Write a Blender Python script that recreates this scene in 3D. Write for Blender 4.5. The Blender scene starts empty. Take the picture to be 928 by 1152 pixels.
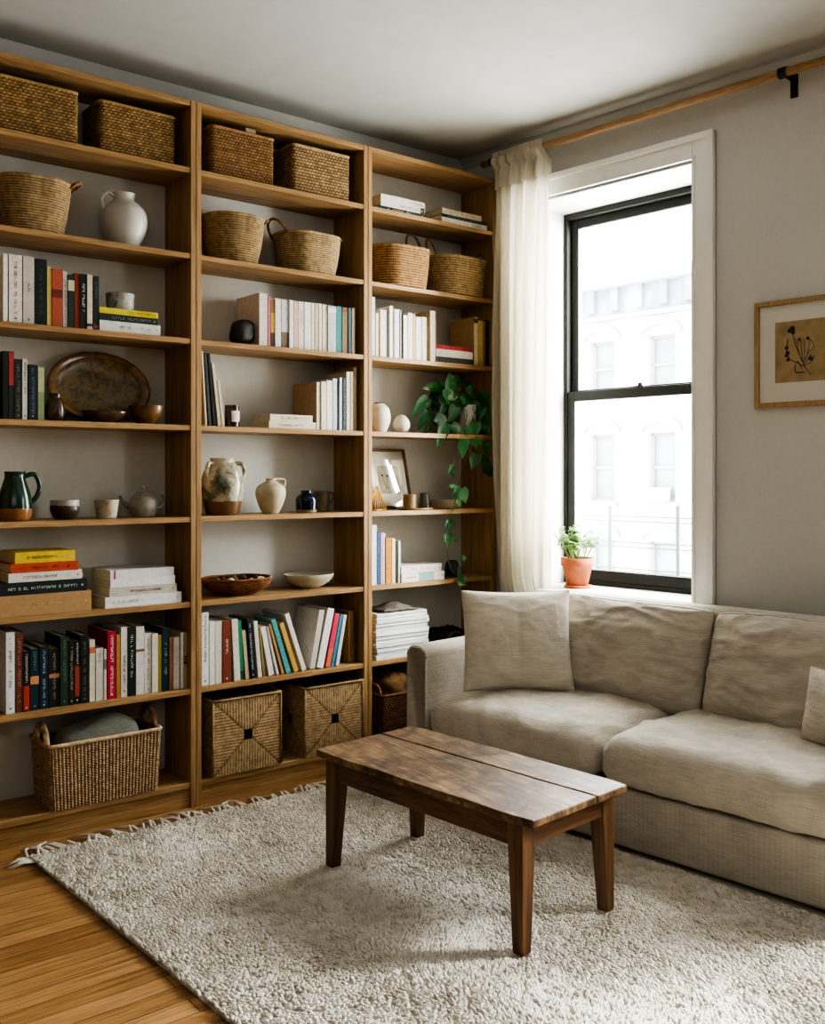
import bpy, math, random
import numpy as np
from mathutils import Vector, Matrix, noise
random.seed(7)
rng = np.random.default_rng(7)
scn = bpy.context.scene
COL = scn.collection

# ------------------------------------------------------------------ camera model (928 x 1152 frame)
K = 1.2
FPX, YAW, CX, CY, CH = 1096.0, 0.6717, 464.0, 533.8, 1.117 * K
FW = (math.sin(YAW), math.cos(YAW)); RT = (math.cos(YAW), -math.sin(YAW))
D = 3.0134 * K                  # plane of the bookcase fronts
YB = D + 0.2138 * K             # back wall
def ray(x, y):
    a = (x - CX) / FPX
    return FW[0] + a * RT[0], FW[1] + a * RT[1], -(y - CY) / FPX
def onY(x, y, Y=D):
    r = ray(x, y); t = Y / r[1]
    return Vector((t * r[0], Y, CH + t * r[2]))
def onplane(x, y, p, n):
    r = ray(x, y); t = (p[0] * n[0] + p[1] * n[1]) / (r[0] * n[0] + r[1] * n[1])
    return Vector((t * r[0], t * r[1], CH + t * r[2]))
def depth(x, y): return x * FW[0] + y * FW[1]
# window wall: runs from the corner C towards the viewer
_a = math.radians(44.0)
WD = (FW[0] * math.cos(_a) - RT[0] * math.sin(_a), FW[1] * math.cos(_a) - RT[1] * math.sin(_a))
WN = (WD[1], -WD[0])
C = onY(521, 183, YB)
def wp(s, off, z): return Vector((C.x - WD[0] * s + WN[0] * off, C.y - WD[1] * s + WN[1] * off, z))
def ww(x, y, off):
    p0 = (C.x + WN[0] * off, C.y + WN[1] * off)
    P = onplane(x, y, p0, WN)
    return -(P.x - p0[0]) * WD[0] - (P.y - p0[1]) * WD[1], P.z
# sofa frame
_t = math.radians(6.5)
SD = (math.sin(_t), -math.cos(_t)); SP = (math.cos(_t), math.sin(_t)); SO = (2.717, 2.017)
def so(s, off, z): return Vector((SO[0] + SD[0] * s + SP[0] * off, SO[1] + SD[1] * s + SP[1] * off, z))
# zoomed reference crops: local coordinates -> frame pixels
CR = dict(a=(0, 40, 3.867), b=(0, 270, 3.867), c=(0, 480, 3.867), d=(0, 690, 3.867), e=(210, 110, 4.218), f=(210, 310, 4.218),
          g=(210, 490, 4.218), h=(210, 670, 4.218), i=(400, 150, 5.156), j=(400, 320, 5.156), k=(400, 480, 5.156),
          l=(400, 640, 5.156), m=(0, 690, 7.733), n=(110, 690, 7.733), o=(0, 275, 7.733), p=(460, 410, 8.436))
def cp(c, x, y=0):
    q = CR[c]; return q[0] + x / q[2], q[1] + y / q[2]

# ------------------------------------------------------------------ materials
def lin(c):
    if isinstance(c, str):
        c = [int(c[i:i + 2], 16) / 255 for i in (0, 2, 4)]
    g = .3 * c[0] + .59 * c[1] + .11 * c[2]; c = [g + (v - g) * .95 for v in c]
    return tuple((v / 12.92 if v <= .04045 else ((v + .055) / 1.055) ** 2.4) for v in c) + (1.0,)
MATS = {}
class NT:
    def __init__(self, name):
        self.m = bpy.data.materials.new(name); self.m.use_nodes = True
        self.t = self.m.node_tree; self.b = self.t.nodes['Principled BSDF']
    def n(self, typ, **kw):
        o = self.t.nodes.new(typ)
        for k, v in kw.items():
            if k in o.inputs: o.inputs[k].default_value = v
            else: setattr(o, k, v)
        return o
    def l(self, a, b): self.t.links.new(a, b)
    def coords(self, scale=(1, 1, 1), kind='Object', rot=(0, 0, 0)):
        tc = self.n('ShaderNodeTexCoord'); mp = self.n('ShaderNodeMapping')
        mp.inputs['Scale'].default_value = scale; mp.inputs['Rotation'].default_value = rot
        self.l(tc.outputs[kind], mp.inputs['Vector']); return mp.outputs['Vector']
    def noise(self, vec, scale, detail=4, rough=.55, dist=0):
        o = self.n('ShaderNodeTexNoise'); o.inputs['Scale'].default_value = scale; o.inputs['Detail'].default_value = detail
        o.inputs['Roughness'].default_value = rough; o.inputs['Distortion'].default_value = dist
        self.l(vec, o.inputs['Vector']); return o.outputs['Fac']
    def ramp(self, fac, stops):
        o = self.n('ShaderNodeValToRGB'); e = o.color_ramp.elements
        while len(e) < len(stops): e.new(0.5)
        for el, (p, c) in zip(e, stops): el.position = p; el.color = lin(c)
        self.l(fac, o.inputs['Fac']); return o.outputs['Color']
    def mix(self, fac, a, b, mode='MIX'):
        o = self.n('ShaderNodeMix', data_type='RGBA', blend_type=mode)
        for s, v in ((0, fac), (6, a), (7, b)):
            if hasattr(v, 'links'): self.l(v, o.inputs[s])
            else: o.inputs[s].default_value = v
        return o.outputs[2]
    def bump(self, h, strength=.3, dist=.01):
        o = self.n('ShaderNodeBump'); o.inputs['Strength'].default_value = strength; o.inputs['Distance'].default_value = dist
        self.l(h, o.inputs['Height']); self.l(o.outputs['Normal'], self.b.inputs['Normal'])
    def color(self, c):
        if hasattr(c, 'links'): self.l(c, self.b.inputs['Base Color'])
        else: self.b.inputs['Base Color'].default_value = c
    def rough(self, r, spec=.5):
        self.b.inputs['Roughness'].default_value = r; self.b.inputs['Specular IOR Level'].default_value = spec

def shade(c, k):
    c = [int(c[i:i + 2], 16) / 255 for i in (0, 2, 4)]
    return tuple(min(1, max(0, v * k)) for v in c)
def mat(name, c, rough=.6, var=.08, scale=30, bump=0.0, spec=.4, metal=0):
    key = (name, c, rough, var, scale, bump)
    if key in MATS: return MATS[key]
    t = NT(name); v = t.coords()
    f = t.noise(v, scale)
    t.color(t.ramp(f, [(.3, shade(c, 1 - var)), (.7, shade(c, 1 + var))]))
    t.rough(rough, spec); t.b.inputs['Metallic'].default_value = metal
    if bump: t.bump(f, bump, .005)
    MATS[key] = t.m; return t.m
def wood(name, dark, mid, light, axis, rough=.45, sc=1.0):
    if name in MATS: return MATS[name]
    t = NT(name)
    s = [14 * sc, 14 * sc, 14 * sc]; s[axis] = .9 * sc
    v = t.coords(tuple(s))
    f1 = t.noise(v, 2.2, 6, .6, .8)
    s2 = [90 * sc, 90 * sc, 90 * sc]; s2[axis] = 3 * sc
    f2 = t.noise(t.coords(tuple(s2)), 2.0, 3, .6)
    c1 = t.ramp(f1, [(.25, dark), (.5, mid), (.75, light)])
    c2 = t.ramp(f2, [(.3, '8a8a8a'), (.65, 'ffffff')])
    t.color(t.mix(.55, c1, c2, 'MULTIPLY')); t.rough(rough, .35)
    t.bump(f2, .08, .003); MATS[name] = t.m; return t.m
def glaze(name, stops, scale=12, rough=.3, zsplit=None, lower=None, bump=.05, spec=.5):
    """mottled ceramic; zsplit (object z) switches to the bare lower clay"""
    t = NT(name); v = t.coords()
    f = t.noise(v, scale, 6, .65, .6)
    c = t.ramp(f, stops)
    if zsplit is not None:
        sp = t.n('ShaderNodeSeparateXYZ'); t.l(v, sp.inputs[0])
        ad = t.n('ShaderNodeMath', operation='MULTIPLY_ADD'); t.l(f, ad.inputs[0]); ad.inputs[1].default_value = .02; t.l(sp.outputs['Z'], ad.inputs[2])
        gt = t.n('ShaderNodeMath', operation='GREATER_THAN'); t.l(ad.outputs[0], gt.inputs[0]); gt.inputs[1].default_value = zsplit + .01
        c = t.mix(gt.outputs[0], lin(lower), c)
    t.color(c); t.rough(rough, spec); t.bump(f, bump, .004); return t.m
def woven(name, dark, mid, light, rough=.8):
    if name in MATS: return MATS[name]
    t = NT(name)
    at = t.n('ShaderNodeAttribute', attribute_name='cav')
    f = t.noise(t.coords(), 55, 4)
    c = t.ramp(at.outputs['Fac'], [(.05, dark), (.45, mid), (.95, light)])  # cavity value darkens gaps and insides: shade put into the colour
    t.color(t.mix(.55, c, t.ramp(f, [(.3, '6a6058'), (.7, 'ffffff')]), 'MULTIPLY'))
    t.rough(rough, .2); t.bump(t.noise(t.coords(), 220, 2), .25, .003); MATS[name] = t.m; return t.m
def linen(name, c, k=1.0, wr=.35):
    t = NT(name); v = t.coords()
    w1 = t.n('ShaderNodeTexWave', bands_direction='X'); w1.inputs['Scale'].default_value = 160; w1.inputs['Distortion'].default_value = 1.5
    w2 = t.n('ShaderNodeTexWave', bands_direction='Z'); w2.inputs['Scale'].default_value = 160; w2.inputs['Distortion'].default_value = 1.5
    for w in (w1, w2): t.l(v, w.inputs['Vector'])
    sl = t.noise(t.coords((3, 3, 40)), 6, 4); big = t.noise(v, 7, 5, .6, .4)
    f = t.mix(.5, w1.outputs['Color'], w2.outputs['Color'])
    col = t.ramp(t.mix(.5, sl, big), [(.3, shade(c, .86 * k)), (.7, shade(c, 1.08 * k))])
    t.color(t.mix(.12, col, f, 'MULTIPLY')); t.rough(.92, .15)
    t.b.inputs['Sheen Weight'].default_value = .15
    b1 = t.n('ShaderNodeBump'); b1.inputs['Strength'].default_value = wr; b1.inputs['Distance'].default_value = .02
    t.l(t.noise(v, 9, 5, .55, 1.0), b1.inputs['Height'])
    b2 = t.n('ShaderNodeBump'); b2.inputs['Strength'].default_value = .12; b2.inputs['Distance'].default_value = .002
    t.l(f, b2.inputs['Height']); t.l(b1.outputs['Normal'], b2.inputs['Normal']); t.l(b2.outputs['Normal'], t.b.inputs['Normal'])
    return t.m
def glass(name, tint=(1, 1, 1, 1), refl=1.0):
    t = NT(name); t.t.nodes.remove(t.b); out = t.t.nodes['Material Output']
    tr = t.n('ShaderNodeBsdfTransparent'); tr.inputs['Color'].default_value = tint
    gl = t.n('ShaderNodeBsdfGlossy'); gl.inputs['Roughness'].default_value = .02
    lw = t.n('ShaderNodeLayerWeight'); lw.inputs['Blend'].default_value = .5     # facing term: same from both sides of a thin sheet
    pw = t.n('ShaderNodeMath', operation='POWER'); t.l(lw.outputs['Facing'], pw.inputs[0]); pw.inputs[1].default_value = 4.0
    mu = t.n('ShaderNodeMath', operation='MULTIPLY_ADD'); t.l(pw.outputs[0], mu.inputs[0]); mu.inputs[1].default_value = .5 * refl; mu.inputs[2].default_value = .04 * refl
    mx = t.n('ShaderNodeMixShader'); t.l(mu.outputs[0], mx.inputs[0]); t.l(tr.outputs[0], mx.inputs[1]); t.l(gl.outputs[0], mx.inputs[2])
    t.l(mx.outputs[0], out.inputs['Surface']); return t.m

# ------------------------------------------------------------------ mesh builder (world coordinates)
class MB:
    def __init__(self): self.v = []; self.f = []; self.a = []
    def add(self, vs, fs, att=None):
        b = len(self.v); self.v += [tuple(p) for p in vs]; self.f += [tuple(i + b for i in f) for f in fs]
        self.a += list(att) if att is not None else [0.5] * len(vs); return self
    def box(self, x0, x1, y0, y1, z0, z1, M=None):
        vs = [Vector((x, y, z)) for z in (z0, z1) for y in (y0, y1) for x in (x0, x1)]
        if M: vs = [M @ p for p in vs]
        return self.add(vs, [(0, 2, 3, 1), (4, 5, 7, 6), (0, 1, 5, 4), (1, 3, 7, 5), (3, 2, 6, 7), (2, 0, 4, 6)])
    def fbox(self, fn, a0, a1, b0, b1, z0, z1):
        """box in a mapped frame fn(a, b, z)"""
        vs = [fn(a, b, z) for z in (z0, z1) for b in (b0, b1) for a in (a0, a1)]
        return self.add(vs, [(0, 2, 3, 1), (4, 5, 7, 6), (0, 1, 5, 4), (1, 3, 7, 5), (3, 2, 6, 7), (2, 0, 4, 6)])
    def lathe(self, prof, c, seg=40, sx=1, sy=1, M=None, caps=True):
        vs = []; n = len(prof)
        for r, z in prof:
            for k in range(seg):
                a = 2 * math.pi * k / seg
                p = Vector((r * sx * math.cos(a), r * sy * math.sin(a), z))
                if M: p = M @ p
                vs.append(p + Vector(c))
        fs = [(i * seg + k, i * seg + (k + 1) % seg, (i + 1) * seg + (k + 1) % seg, (i + 1) * seg + k) for i in range(n - 1) for k in range(seg)]
        if caps:
            if prof[0][0] > 1e-5: fs.append(tuple(range(seg - 1, -1, -1)))
            if prof[-1][0] > 1e-5: fs.append(tuple(range((n - 1) * seg, n * seg)))
        return self.add(vs, fs)
    def tube(self, pts, r, seg=8, closed=False):
        pts = [Vector(p) for p in pts]; n = len(pts); vs = []
        rs = r if isinstance(r, (list, tuple)) else [r] * n
        up = None
        for i, p in enumerate(pts):
            if closed: t = pts[(i + 1) % n] - pts[i - 1]
            else: t = pts[min(i + 1, n - 1)] - pts[max(i - 1, 0)]
            t = t.normalized() if t.length > 1e-9 else Vector((0, 0, 1))
            if up is None:
                up = Vector((0, 0, 1)) if abs(t.z) < .9 else Vector((1, 0, 0))
            s = t.cross(up)
            s = s.normalized() if s.length > 1e-6 else t.orthogonal().normalized()
            up = s.cross(t).normalized()
            for k in range(seg):
                a = 2 * math.pi * k / seg
                vs.append(p + (s * math.cos(a) + up * math.sin(a)) * rs[i])
        fs = []
        for i in range(n if closed else n - 1):
            j = (i + 1) % n
            fs += [(i * seg + k, i * seg + (k + 1) % seg, j * seg + (k + 1) % seg, j * seg + k) for k in range(seg)]
        if not closed: fs += [tuple(range(seg - 1, -1, -1)), tuple(range((n - 1) * seg, n * seg))]
        return self.add(vs, fs)
    def grid(self, P, nu, nv, wrap=False):
        """P(u,v) -> (point, attr)"""
        vs = []; at = []
        cu = nu if wrap else nu + 1
        for j in range(nv + 1):
            for i in range(cu):
                p, a = P(i / nu, j / nv); vs.append(p); at.append(a)
        fs = []
        for j in range(nv):
            for i in range(nu):
                i2 = (i + 1) % cu
                fs.append((j * cu + i, j * cu + i2, (j + 1) * cu + i2, (j + 1) * cu + i))
        return self.add(vs, fs, at)
    def build(self, name, m, parent=None, smooth=False, bevel=0, seg=2, attr=False, sub=0, solid=0):
        me = bpy.data.meshes.new(name)
        root = parent
        off = Vector((0, 0, 0))
        while root is not None:
            off += root.location; root = root.parent
        me.from_pydata([tuple(Vector(p) - off) for p in self.v], [], self.f)
        me.materials.append(m)
        if attr:
            A = me.attributes.new('cav', 'FLOAT', 'POINT'); A.data.foreach_set('value', self.a)
        if smooth: me.polygons.foreach_set('use_smooth', [True] * len(me.polygons))
        me.update()
        o = bpy.data.objects.new(name, me); COL.objects.link(o)
        if parent is not None: o.parent = parent
        if solid:
            md = o.modifiers.new('solid', 'SOLIDIFY'); md.thickness = solid; md.offset = 0
        if sub:
            md = o.modifiers.new('sub', 'SUBSURF'); md.levels = sub; md.render_levels = sub
        if bevel:
            md = o.modifiers.new('bevel', 'BEVEL'); md.width = bevel; md.segments = seg; md.limit_method = 'ANGLE'
            if smooth or seg > 1:
                me.polygons.foreach_set('use_smooth', [True] * len(me.polygons))
                md.harden_normals = True
        return o
def tag(o, label=None, cat=None, group=None, kind=None):
    if label: o['label'] = label
    if cat: o['category'] = cat
    if group: o['group'] = group
    if kind: o['kind'] = kind
    return o
def thing(name, label, cat, loc, group=None):
    o = bpy.data.objects.new(name, None); COL.objects.link(o); o.location = Vector(loc); o.empty_display_size = .05
    return tag(o, label, cat, group)
def struct(name, mb, m, **kw): return tag(mb.build(name, m, **kw), kind='structure')
ORD = ['first', 'second', 'third', 'fourth', 'fifth', 'sixth', 'seventh', 'eighth', 'ninth', 'tenth', 'eleventh', 'twelfth', 'thirteenth',
       'fourteenth', 'fifteenth', 'sixteenth', 'seventeenth', 'eighteenth', 'nineteenth', 'twentieth', 'twenty-first', 'twenty-second',
       'twenty-third', 'twenty-fourth', 'twenty-fifth', 'twenty-sixth']

# ------------------------------------------------------------------ shared materials
OAK = ('84623b', 'ab8556', 'be9969')
M_oakX = wood('oak along the shelf', *OAK, 0); M_oakZ = wood('oak upright', *OAK, 2)
M_wall = mat('painted wall', 'c5c4bf', .85, .012, 60, .04, .2)
M_backp = mat('bookcase back panel', 'c4c2b9', .85, .015, 40, .02, .2)
M_ceil = mat('ceiling paint', 'b2b2ac', .9, .02, 8, .02, .2)
M_trim = mat('white gloss trim', 'ecebe7', .45, .01, 20, 0, .4)
M_black = mat('black window metal', '1c1e19', .6, .1, 30, 0, .25)
M_iron = mat('black iron', '141414', .5, .1, 30, 0, .4)
M_page = mat('book pages', 'cdbf9f', .9, .12, 200, .1, .1)

# ================================================================== SETTING
ZC = 3.0
floor_m = NT('oak strip floor')
v = floor_m.coords()
br = floor_m.n('ShaderNodeTexBrick'); br.offset = .37; br.inputs['Scale'].default_value = 1; br.inputs['Brick Width'].default_value = 1.1
br.inputs['Row Height'].default_value = .072; br.inputs['Mortar Size'].default_value = .0012; br.inputs['Mortar Smooth'].default_value = .2
br.inputs['Color1'].default_value = lin('a0774a'); br.inputs['Color2'].default_value = lin('c79c6a'); br.inputs['Mortar'].default_value = lin('3a1f0c')
floor_m.l(v, br.inputs['Vector'])
g1 = floor_m.noise(floor_m.coords((1.2, 22, 1)), 3.5, 6, .6, .7)
g2 = floor_m.noise(floor_m.coords((3, 120, 1)), 2, 3)
cc = floor_m.mix(.75, br.outputs['Color'], floor_m.ramp(g1, [(.25, '8f8070'), (.6, 'f8f2ea')]), 'MULTIPLY')
floor_m.color(floor_m.mix(.5, cc, floor_m.ramp(g2, [(.3, '9a9088'), (.6, 'ffffff')]), 'MULTIPLY'))
floor_m.rough(.3, .45); floor_m.bump(br.outputs['Fac'], -.2, .002)
X0, Y0 = -2.6, -2.6
struct('floor', MB().box(X0 - .1, 4.2, Y0 - .1, YB + .1, -.1, 0), floor_m.m)
struct('ceiling', MB().box(X0 - .1, 4.4, Y0 - .1, YB + .3, ZC, ZC + .12), M_ceil)
struct('wall_back', MB().box(X0, C.x + .3, YB, YB + .15, 0, ZC), M_wall)
M_dim = mat('unseen bounce-cutting dark wall', '5c584e', .85, .03, 60, .04, .2)  # unseen walls given a dark colour to cut bounced light
struct('wall_left', MB().box(X0 - .15, X0, Y0, YB + .15, 0, ZC), M_dim)
struct('wall_front', MB().box(X0, 4.3, Y0 - .15, Y0, 0, ZC), M_dim)
# window wall with two openings: the one in view, and an unseen second one added nearer the viewer for light
WT = .36
OPS = [(.44, 1.355), (2.9, 3.7)]; OZ0, OZ1 = .775, 2.69
w = MB()
edges = [0, OPS[0][0], OPS[0][1], OPS[1][0], OPS[1][1], 6.6]
for i in (0, 2, 4): w.fbox(wp, edges[i], edges[i + 1], 0, WT, 0, ZC)
for a, b in OPS:
    w.fbox(wp, a, b, 0, WT, 0, OZ0); w.fbox(wp, a, b, 0, WT, OZ1, ZC)
struct('wall_right', w, M_wall)
# soft moulding where the window wall meets the ceiling
cv = MB()
prof = [(0, 0), (-.03, 0), (-.028, -.012), (-.012, -.03), (-.008, -.045), (0, -.05)]
for i in range(len(prof) - 1):
    a, b = prof[i], prof[i + 1]
    cv.add([wp(0, a[0], ZC + a[1]), wp(6.5, a[0], ZC + a[1]), wp(6.5, b[0], ZC + b[1]), wp(0, b[0], ZC + b[1])], [(0, 1, 2, 3)])
struct('trim_1', cv, M_ceil, smooth=True)
bb = MB().fbox(wp, 1.3, 6.4, -.018, 0, 0, .14)
struct('baseboard_right', bb, M_trim, bevel=.004)
# casing of the window in view: stepped boards on three sides
def casing(name, a, b):
    cw = .104
    m = MB()
    for (o0, o1, th) in ((0, cw, .016), (cw - .028, cw, .032), (0.0, .014, .024)):
        m.fbox(wp, a - o1, a - o0, -th, 0, OZ0 - .03, OZ1 + o1)
        m.fbox(wp, b + o0, b + o1, -th, 0, OZ0 - .03, OZ1 + o1)
        m.fbox(wp, a - o0, b + o0, -th, 0, OZ1 + o0, OZ1 + o1)
    return struct(name, m, M_trim, bevel=.003)
casing('trim_2', *OPS[0]); casing('trim_3', *OPS[1])
M_glass = glass('window glass', (1, 1, 1, 1), .8)
def window(idx, a, b):
    W = thing('window_%d' % idx, None, None, wp((a + b) / 2, .1, OZ0)); W['kind'] = 'structure'
    m = MB()
    m.fbox(wp, a - .002, a + .012, 0, WT, OZ0, OZ1); m.fbox(wp, b - .012, b + .002, 0, WT, OZ0, OZ1); m.fbox(wp, a, b, 0, WT, OZ1 - .012, OZ1 + .002)
    M_jamb = mat('toned-down white jamb paint', 'b9b8b4', .5, .02, 20, 0, .3)  # white toned down so window light doesn't clip on jamb and sill
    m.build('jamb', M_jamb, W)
    MB().fbox(wp, a, b, -.015, WT, OZ0 - .03, OZ0 + .01)\
        .build('sill', M_jamb, W, bevel=.006)
    zt = OZ1 - .012; zb = OZ0 + .012; zm = ww(710, 436, .28)[1]
    m = MB(); o0, o1 = .275, .345
    m.fbox(wp, a + .012, a + .034, o0, o1, zb, zt); m.fbox(wp, b - .034, b - .012, o0, o1, zb, zt); m.fbox(wp, a + .034, b - .034, o0, o1, zt - .03, zt)
    m.fbox(wp, a + .034, b - .034, o0, o1, zb, zb + .02)
    m.build('window_frame', M_black, W, bevel=.003)
    def sash(nm, o0, o1, z0, z1, bt, tp):
        m = MB(); sa, sb = a + .034, b - .034; st = .038
        m.fbox(wp, sa, sa + st, o0, o1, z0, z1); m.fbox(wp, sb - st, sb, o0, o1, z0, z1)
        m.fbox(wp, sa + st, sb - st, o0, o1, z0, z0 + bt); m.fbox(wp, sa + st, sb - st, o0, o1, z1 - tp, z1)
        s = m.build(nm, M_black, W, bevel=.003)
        MB().fbox(wp, sa + st, sb - st, (o0 + o1) / 2 - .002, (o0 + o1) / 2 + .002, z0 + bt, z1 - tp).build('pane', M_glass, s)
        b2 = MB(); q = .006
        b2.fbox(wp, sa + st, sa + st + q, o0 + .004, o1, z0 + bt, z1 - tp); b2.fbox(wp, sb - st - q, sb - st, o0 + .004, o1, z0 + bt, z1 - tp)
        b2.build('glazing_bead', mat('grey glazing bead', '8d9290', .5), s)
        return s
    sash('upper_sash', .312, .338, zm - .03, zt - .03, .04, .045)
    ls = sash('lower_sash', .28, .306, zb + .02, zm, .055, .05)
    k = MB().fbox(wp, (a + b) / 2 - .03, (a + b) / 2 + .02, .282, .306, zm, zm + .008)
    k.lathe([(.012, 0), (.012, .012), (.004, .016)], wp((a + b) / 2, .294, zm + .008), 12)
    k.build('sash_lock', M_black, ls)
for i, (a, b) in enumerate(OPS): window(i + 1, a, b)

# ------------------------------------------------------------------ outside: building across the street and a balcony rail
BO = 20.0
M_fac = mat('pale masonry', '8a867f', .9, .05, 3, .1, .1); M_stone = mat('grey stone trim', '66686c', .9, .06, 4, 0, .1)
M_frz = mat('weathered cornice', '5c6269', .9, .18, 1.2, 0, .1); M_dpane = mat('dim window pane', '54595b', .3, .12, 1.5, 0, .4)
def zp(x, y): return 650 + x / 6.629, 290 + y / 6.629
def yp(x, y): return 630 + x / 4.8, 430 + y / 4.8
bld = thing('building', 'pale masonry row building across the street with cornice and arched windows', 'building', wp(-10, BO, -4))
zpar = ww(*zp(450, 125), BO)[1]; zcor = ww(*zp(450, 205), BO)[1]; zfr = ww(*zp(450, 400), BO)[1]
cols = [(ww(*zp(90, 640), BO)[0], ww(*zp(232, 640), BO)[0]), (ww(*zp(525, 600), BO)[0], ww(*zp(692, 600), BO)[0])]
pitch = cols[1][0] - cols[0][0]
rows = [(ww(*zp(535, 1010), BO)[1], ww(*zp(600, 575), BO)[1]), (ww(*yp(530, 645), BO)[1], ww(*yp(530, 272), BO)[1])]
dz = rows[0][0] - rows[1][0]; rows.append((rows[1][0] - dz, rows[1][1] - dz))
wc = [(cols[0][0] + pitch * k, cols[0][0] + pitch * k + .86) for k in (-3, -2, -1, 0, 1, 2, 3, 4, 5)]
m = MB(); smin, smax = wc[0][0] - 2, wc[-1][1] + 3
zs = sorted([-4, zfr] + [z for r in rows for z in r])
cuts = [smin] + [x for a, b in wc for x in (a, b)] + [smax]
for i in range(len(zs) - 1):
    hole = any(abs(zs[i] - r[0]) < 1e-6 for r in rows)
    if hole:
        for q in range(0, len(cuts), 2): m.fbox(wp, cuts[q], cuts[q + 1], BO, BO + .4, zs[i], zs[i + 1])
    else: m.fbox(wp, smin, smax, BO, BO + .4, zs[i], zs[i + 1])
m.build('wall', M_fac, bld)
m = MB(); m.fbox(wp, smin, smax, BO - .05, BO + .4, zfr, zcor); 
for k in range(int((smax - smin) / .8)): m.fbox(wp, smin + k * .8, smin + k * .8 + .25, BO - .22, BO - .05, zcor - .65, zcor)
m.build('frieze', M_frz, bld)
MB().fbox(wp, smin, smax, BO - .45, BO + .4, zcor, zpar).build('cornice', M_stone, bld)
MB().fbox(wp, smin, smax, BO - .14, BO, zfr - .16, zfr - .02).build('moulding', M_stone, bld)
for r in rows:
    for a, b in wc:
        wn = MB(); mid = (r[0] + r[1]) / 2
        for z0, z1 in ((r[0], r[0] + .08), (mid - .04, mid + .04), (r[1] - .08, r[1])): wn.fbox(wp, a, b, BO + .2, BO + .26, z0, z1)
        wn.fbox(wp, a, a + .07, BO + .2, BO + .26, r[0], r[1]); wn.fbox(wp, b - .07, b, BO + .2, BO + .26, r[0], r[1])
        wo = wn.build('window', M_stone, bld)
        MB().fbox(wp, a, b, BO + .27, BO + .3, r[0], r[1]).build('pane', M_dpane, wo)
        ar = MB(); n = 10; sc_ = (a + b) / 2; rx = (b - a) / 2 + .25
        def arc(rr, hh): return [(sc_ - rr * math.cos(math.pi * k / n), r[1] + .05 + hh * math.sin(math.pi * k / n)) for k in range(n + 1)]
        A1, A2 = arc(rx, .42), arc(rx - .12, .22)
        for k in range(n):
            q = [A1[k], A1[k + 1], A2[k + 1], A2[k]]
            ar.add([wp(x, BO - .12, z) for x, z in q] + [wp(x, BO, z) for x, z in q], [(0, 1, 2, 3), (4, 7, 6, 5), (0, 4, 5, 1), (1, 5, 6, 2), (2, 6, 7, 3), (3, 7, 4, 0)])
        ar.fbox(wp, a - .15, b + .15, BO - .15, BO, r[0] - .16, r[0])
        ar.build('lintel_and_sill', M_stone, bld)
s0, z0 = ww(*yp(483, 640), BO - .2); s1, z1 = ww(*yp(560, 570), BO - .2)
ac = thing('air_conditioner', 'white box air conditioner in the building window across the street', 'air conditioner', wp((s0 + s1) / 2, BO, rows[1][0]))
MB().fbox(wp, s0, s1, BO - .35, BO + .15, rows[1][0] + .01, z1).build('casing', mat('white metal case', 'e4e4e0', .6), ac, bevel=.02)
g = MB()
for k in range(6): g.fbox(wp, s0 + .05, s1 - .05, BO - .37, BO - .351, rows[1][0] + .07 + k * .06, rows[1][0] + .09 + k * .06)
g.build('grille', M_stone, ac)
RO = .75
rail = thing('balcony_rail', 'thin grey metal rail standing outside the window', 'railing', wp(.9, RO, .62))
M_rail = mat('weathered grey rail', '5c5f60', .6)
for px in (272, 638):
    s, zt = ww(*yp(px, 668), RO)
    MB().fbox(wp, s - .011, s + .011, RO - .006, RO + .006, .65, zt).build('post', M_rail, rail)
for zy in (722, 748, 860, 885, 1000, 1018):
    z = ww(*yp(280, zy), RO)[1]
    MB().tube([wp(.2, RO + .012, z), wp(1.7, RO + .012, z)], .0042, 6).build('bar', M_rail, rail)
MB().fbox(wp, .15, 1.75, WT + .002, RO + .05, .6, .65).build('ledge', M_stone, rail)

# ================================================================== BOOKCASES
ZT = 2.37 * K
SH = dict(A=2.574, B=2.229, C=1.887, D=1.539, E=1.170, F=.828, G=.478, H=.103)
TH = .022
units = [(.909, 1.7605), (1.7625, 2.6145), (2.6165, 3.421)]
for i, (x0, x1) in enumerate(units):
    u = thing('bookcase', ['tall oak bookcase on the left, holding the big grey-blanket basket at the bottom',
                           'middle tall oak bookcase, with two twine-wrapped baskets at its foot',
                           'tall oak bookcase on the right, half behind the curtain and sofa arm'][i], 'bookcase', ((x0 + x1) / 2, D + .13, 0), 'oak bookcases along the back wall')
    yb = YB - .002
    for a, b in ((x0, x0 + TH), (x1 - TH, x1)): MB().box(a, b, D, yb, 0, ZT).build('side_panel', M_oakZ, u, bevel=.0015, seg=1)
    MB().box(x0 + TH, x1 - TH, D + .002, yb, ZT - TH, ZT).build('top_panel', M_oakX, u, bevel=.0015, seg=1)
    for k, z in SH.items():
        MB().box(x0 + TH, x1 - TH, D + .003, yb - .008, z - (TH if k != 'H' else .024), z).build('shelf' if k != 'H' else 'bottom_shelf', M_oakX, u, bevel=.0015, seg=1)
    MB().box(x0 + TH, x1 - TH, D + .012, D + .03, 0, SH['H'] - .024).build('plinth', M_oakX, u)
    MB().box(x0 + TH, x1 - TH, yb - .008, yb, SH['H'] - .02, ZT - TH).build('back_panel', M_backp, u)

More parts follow.
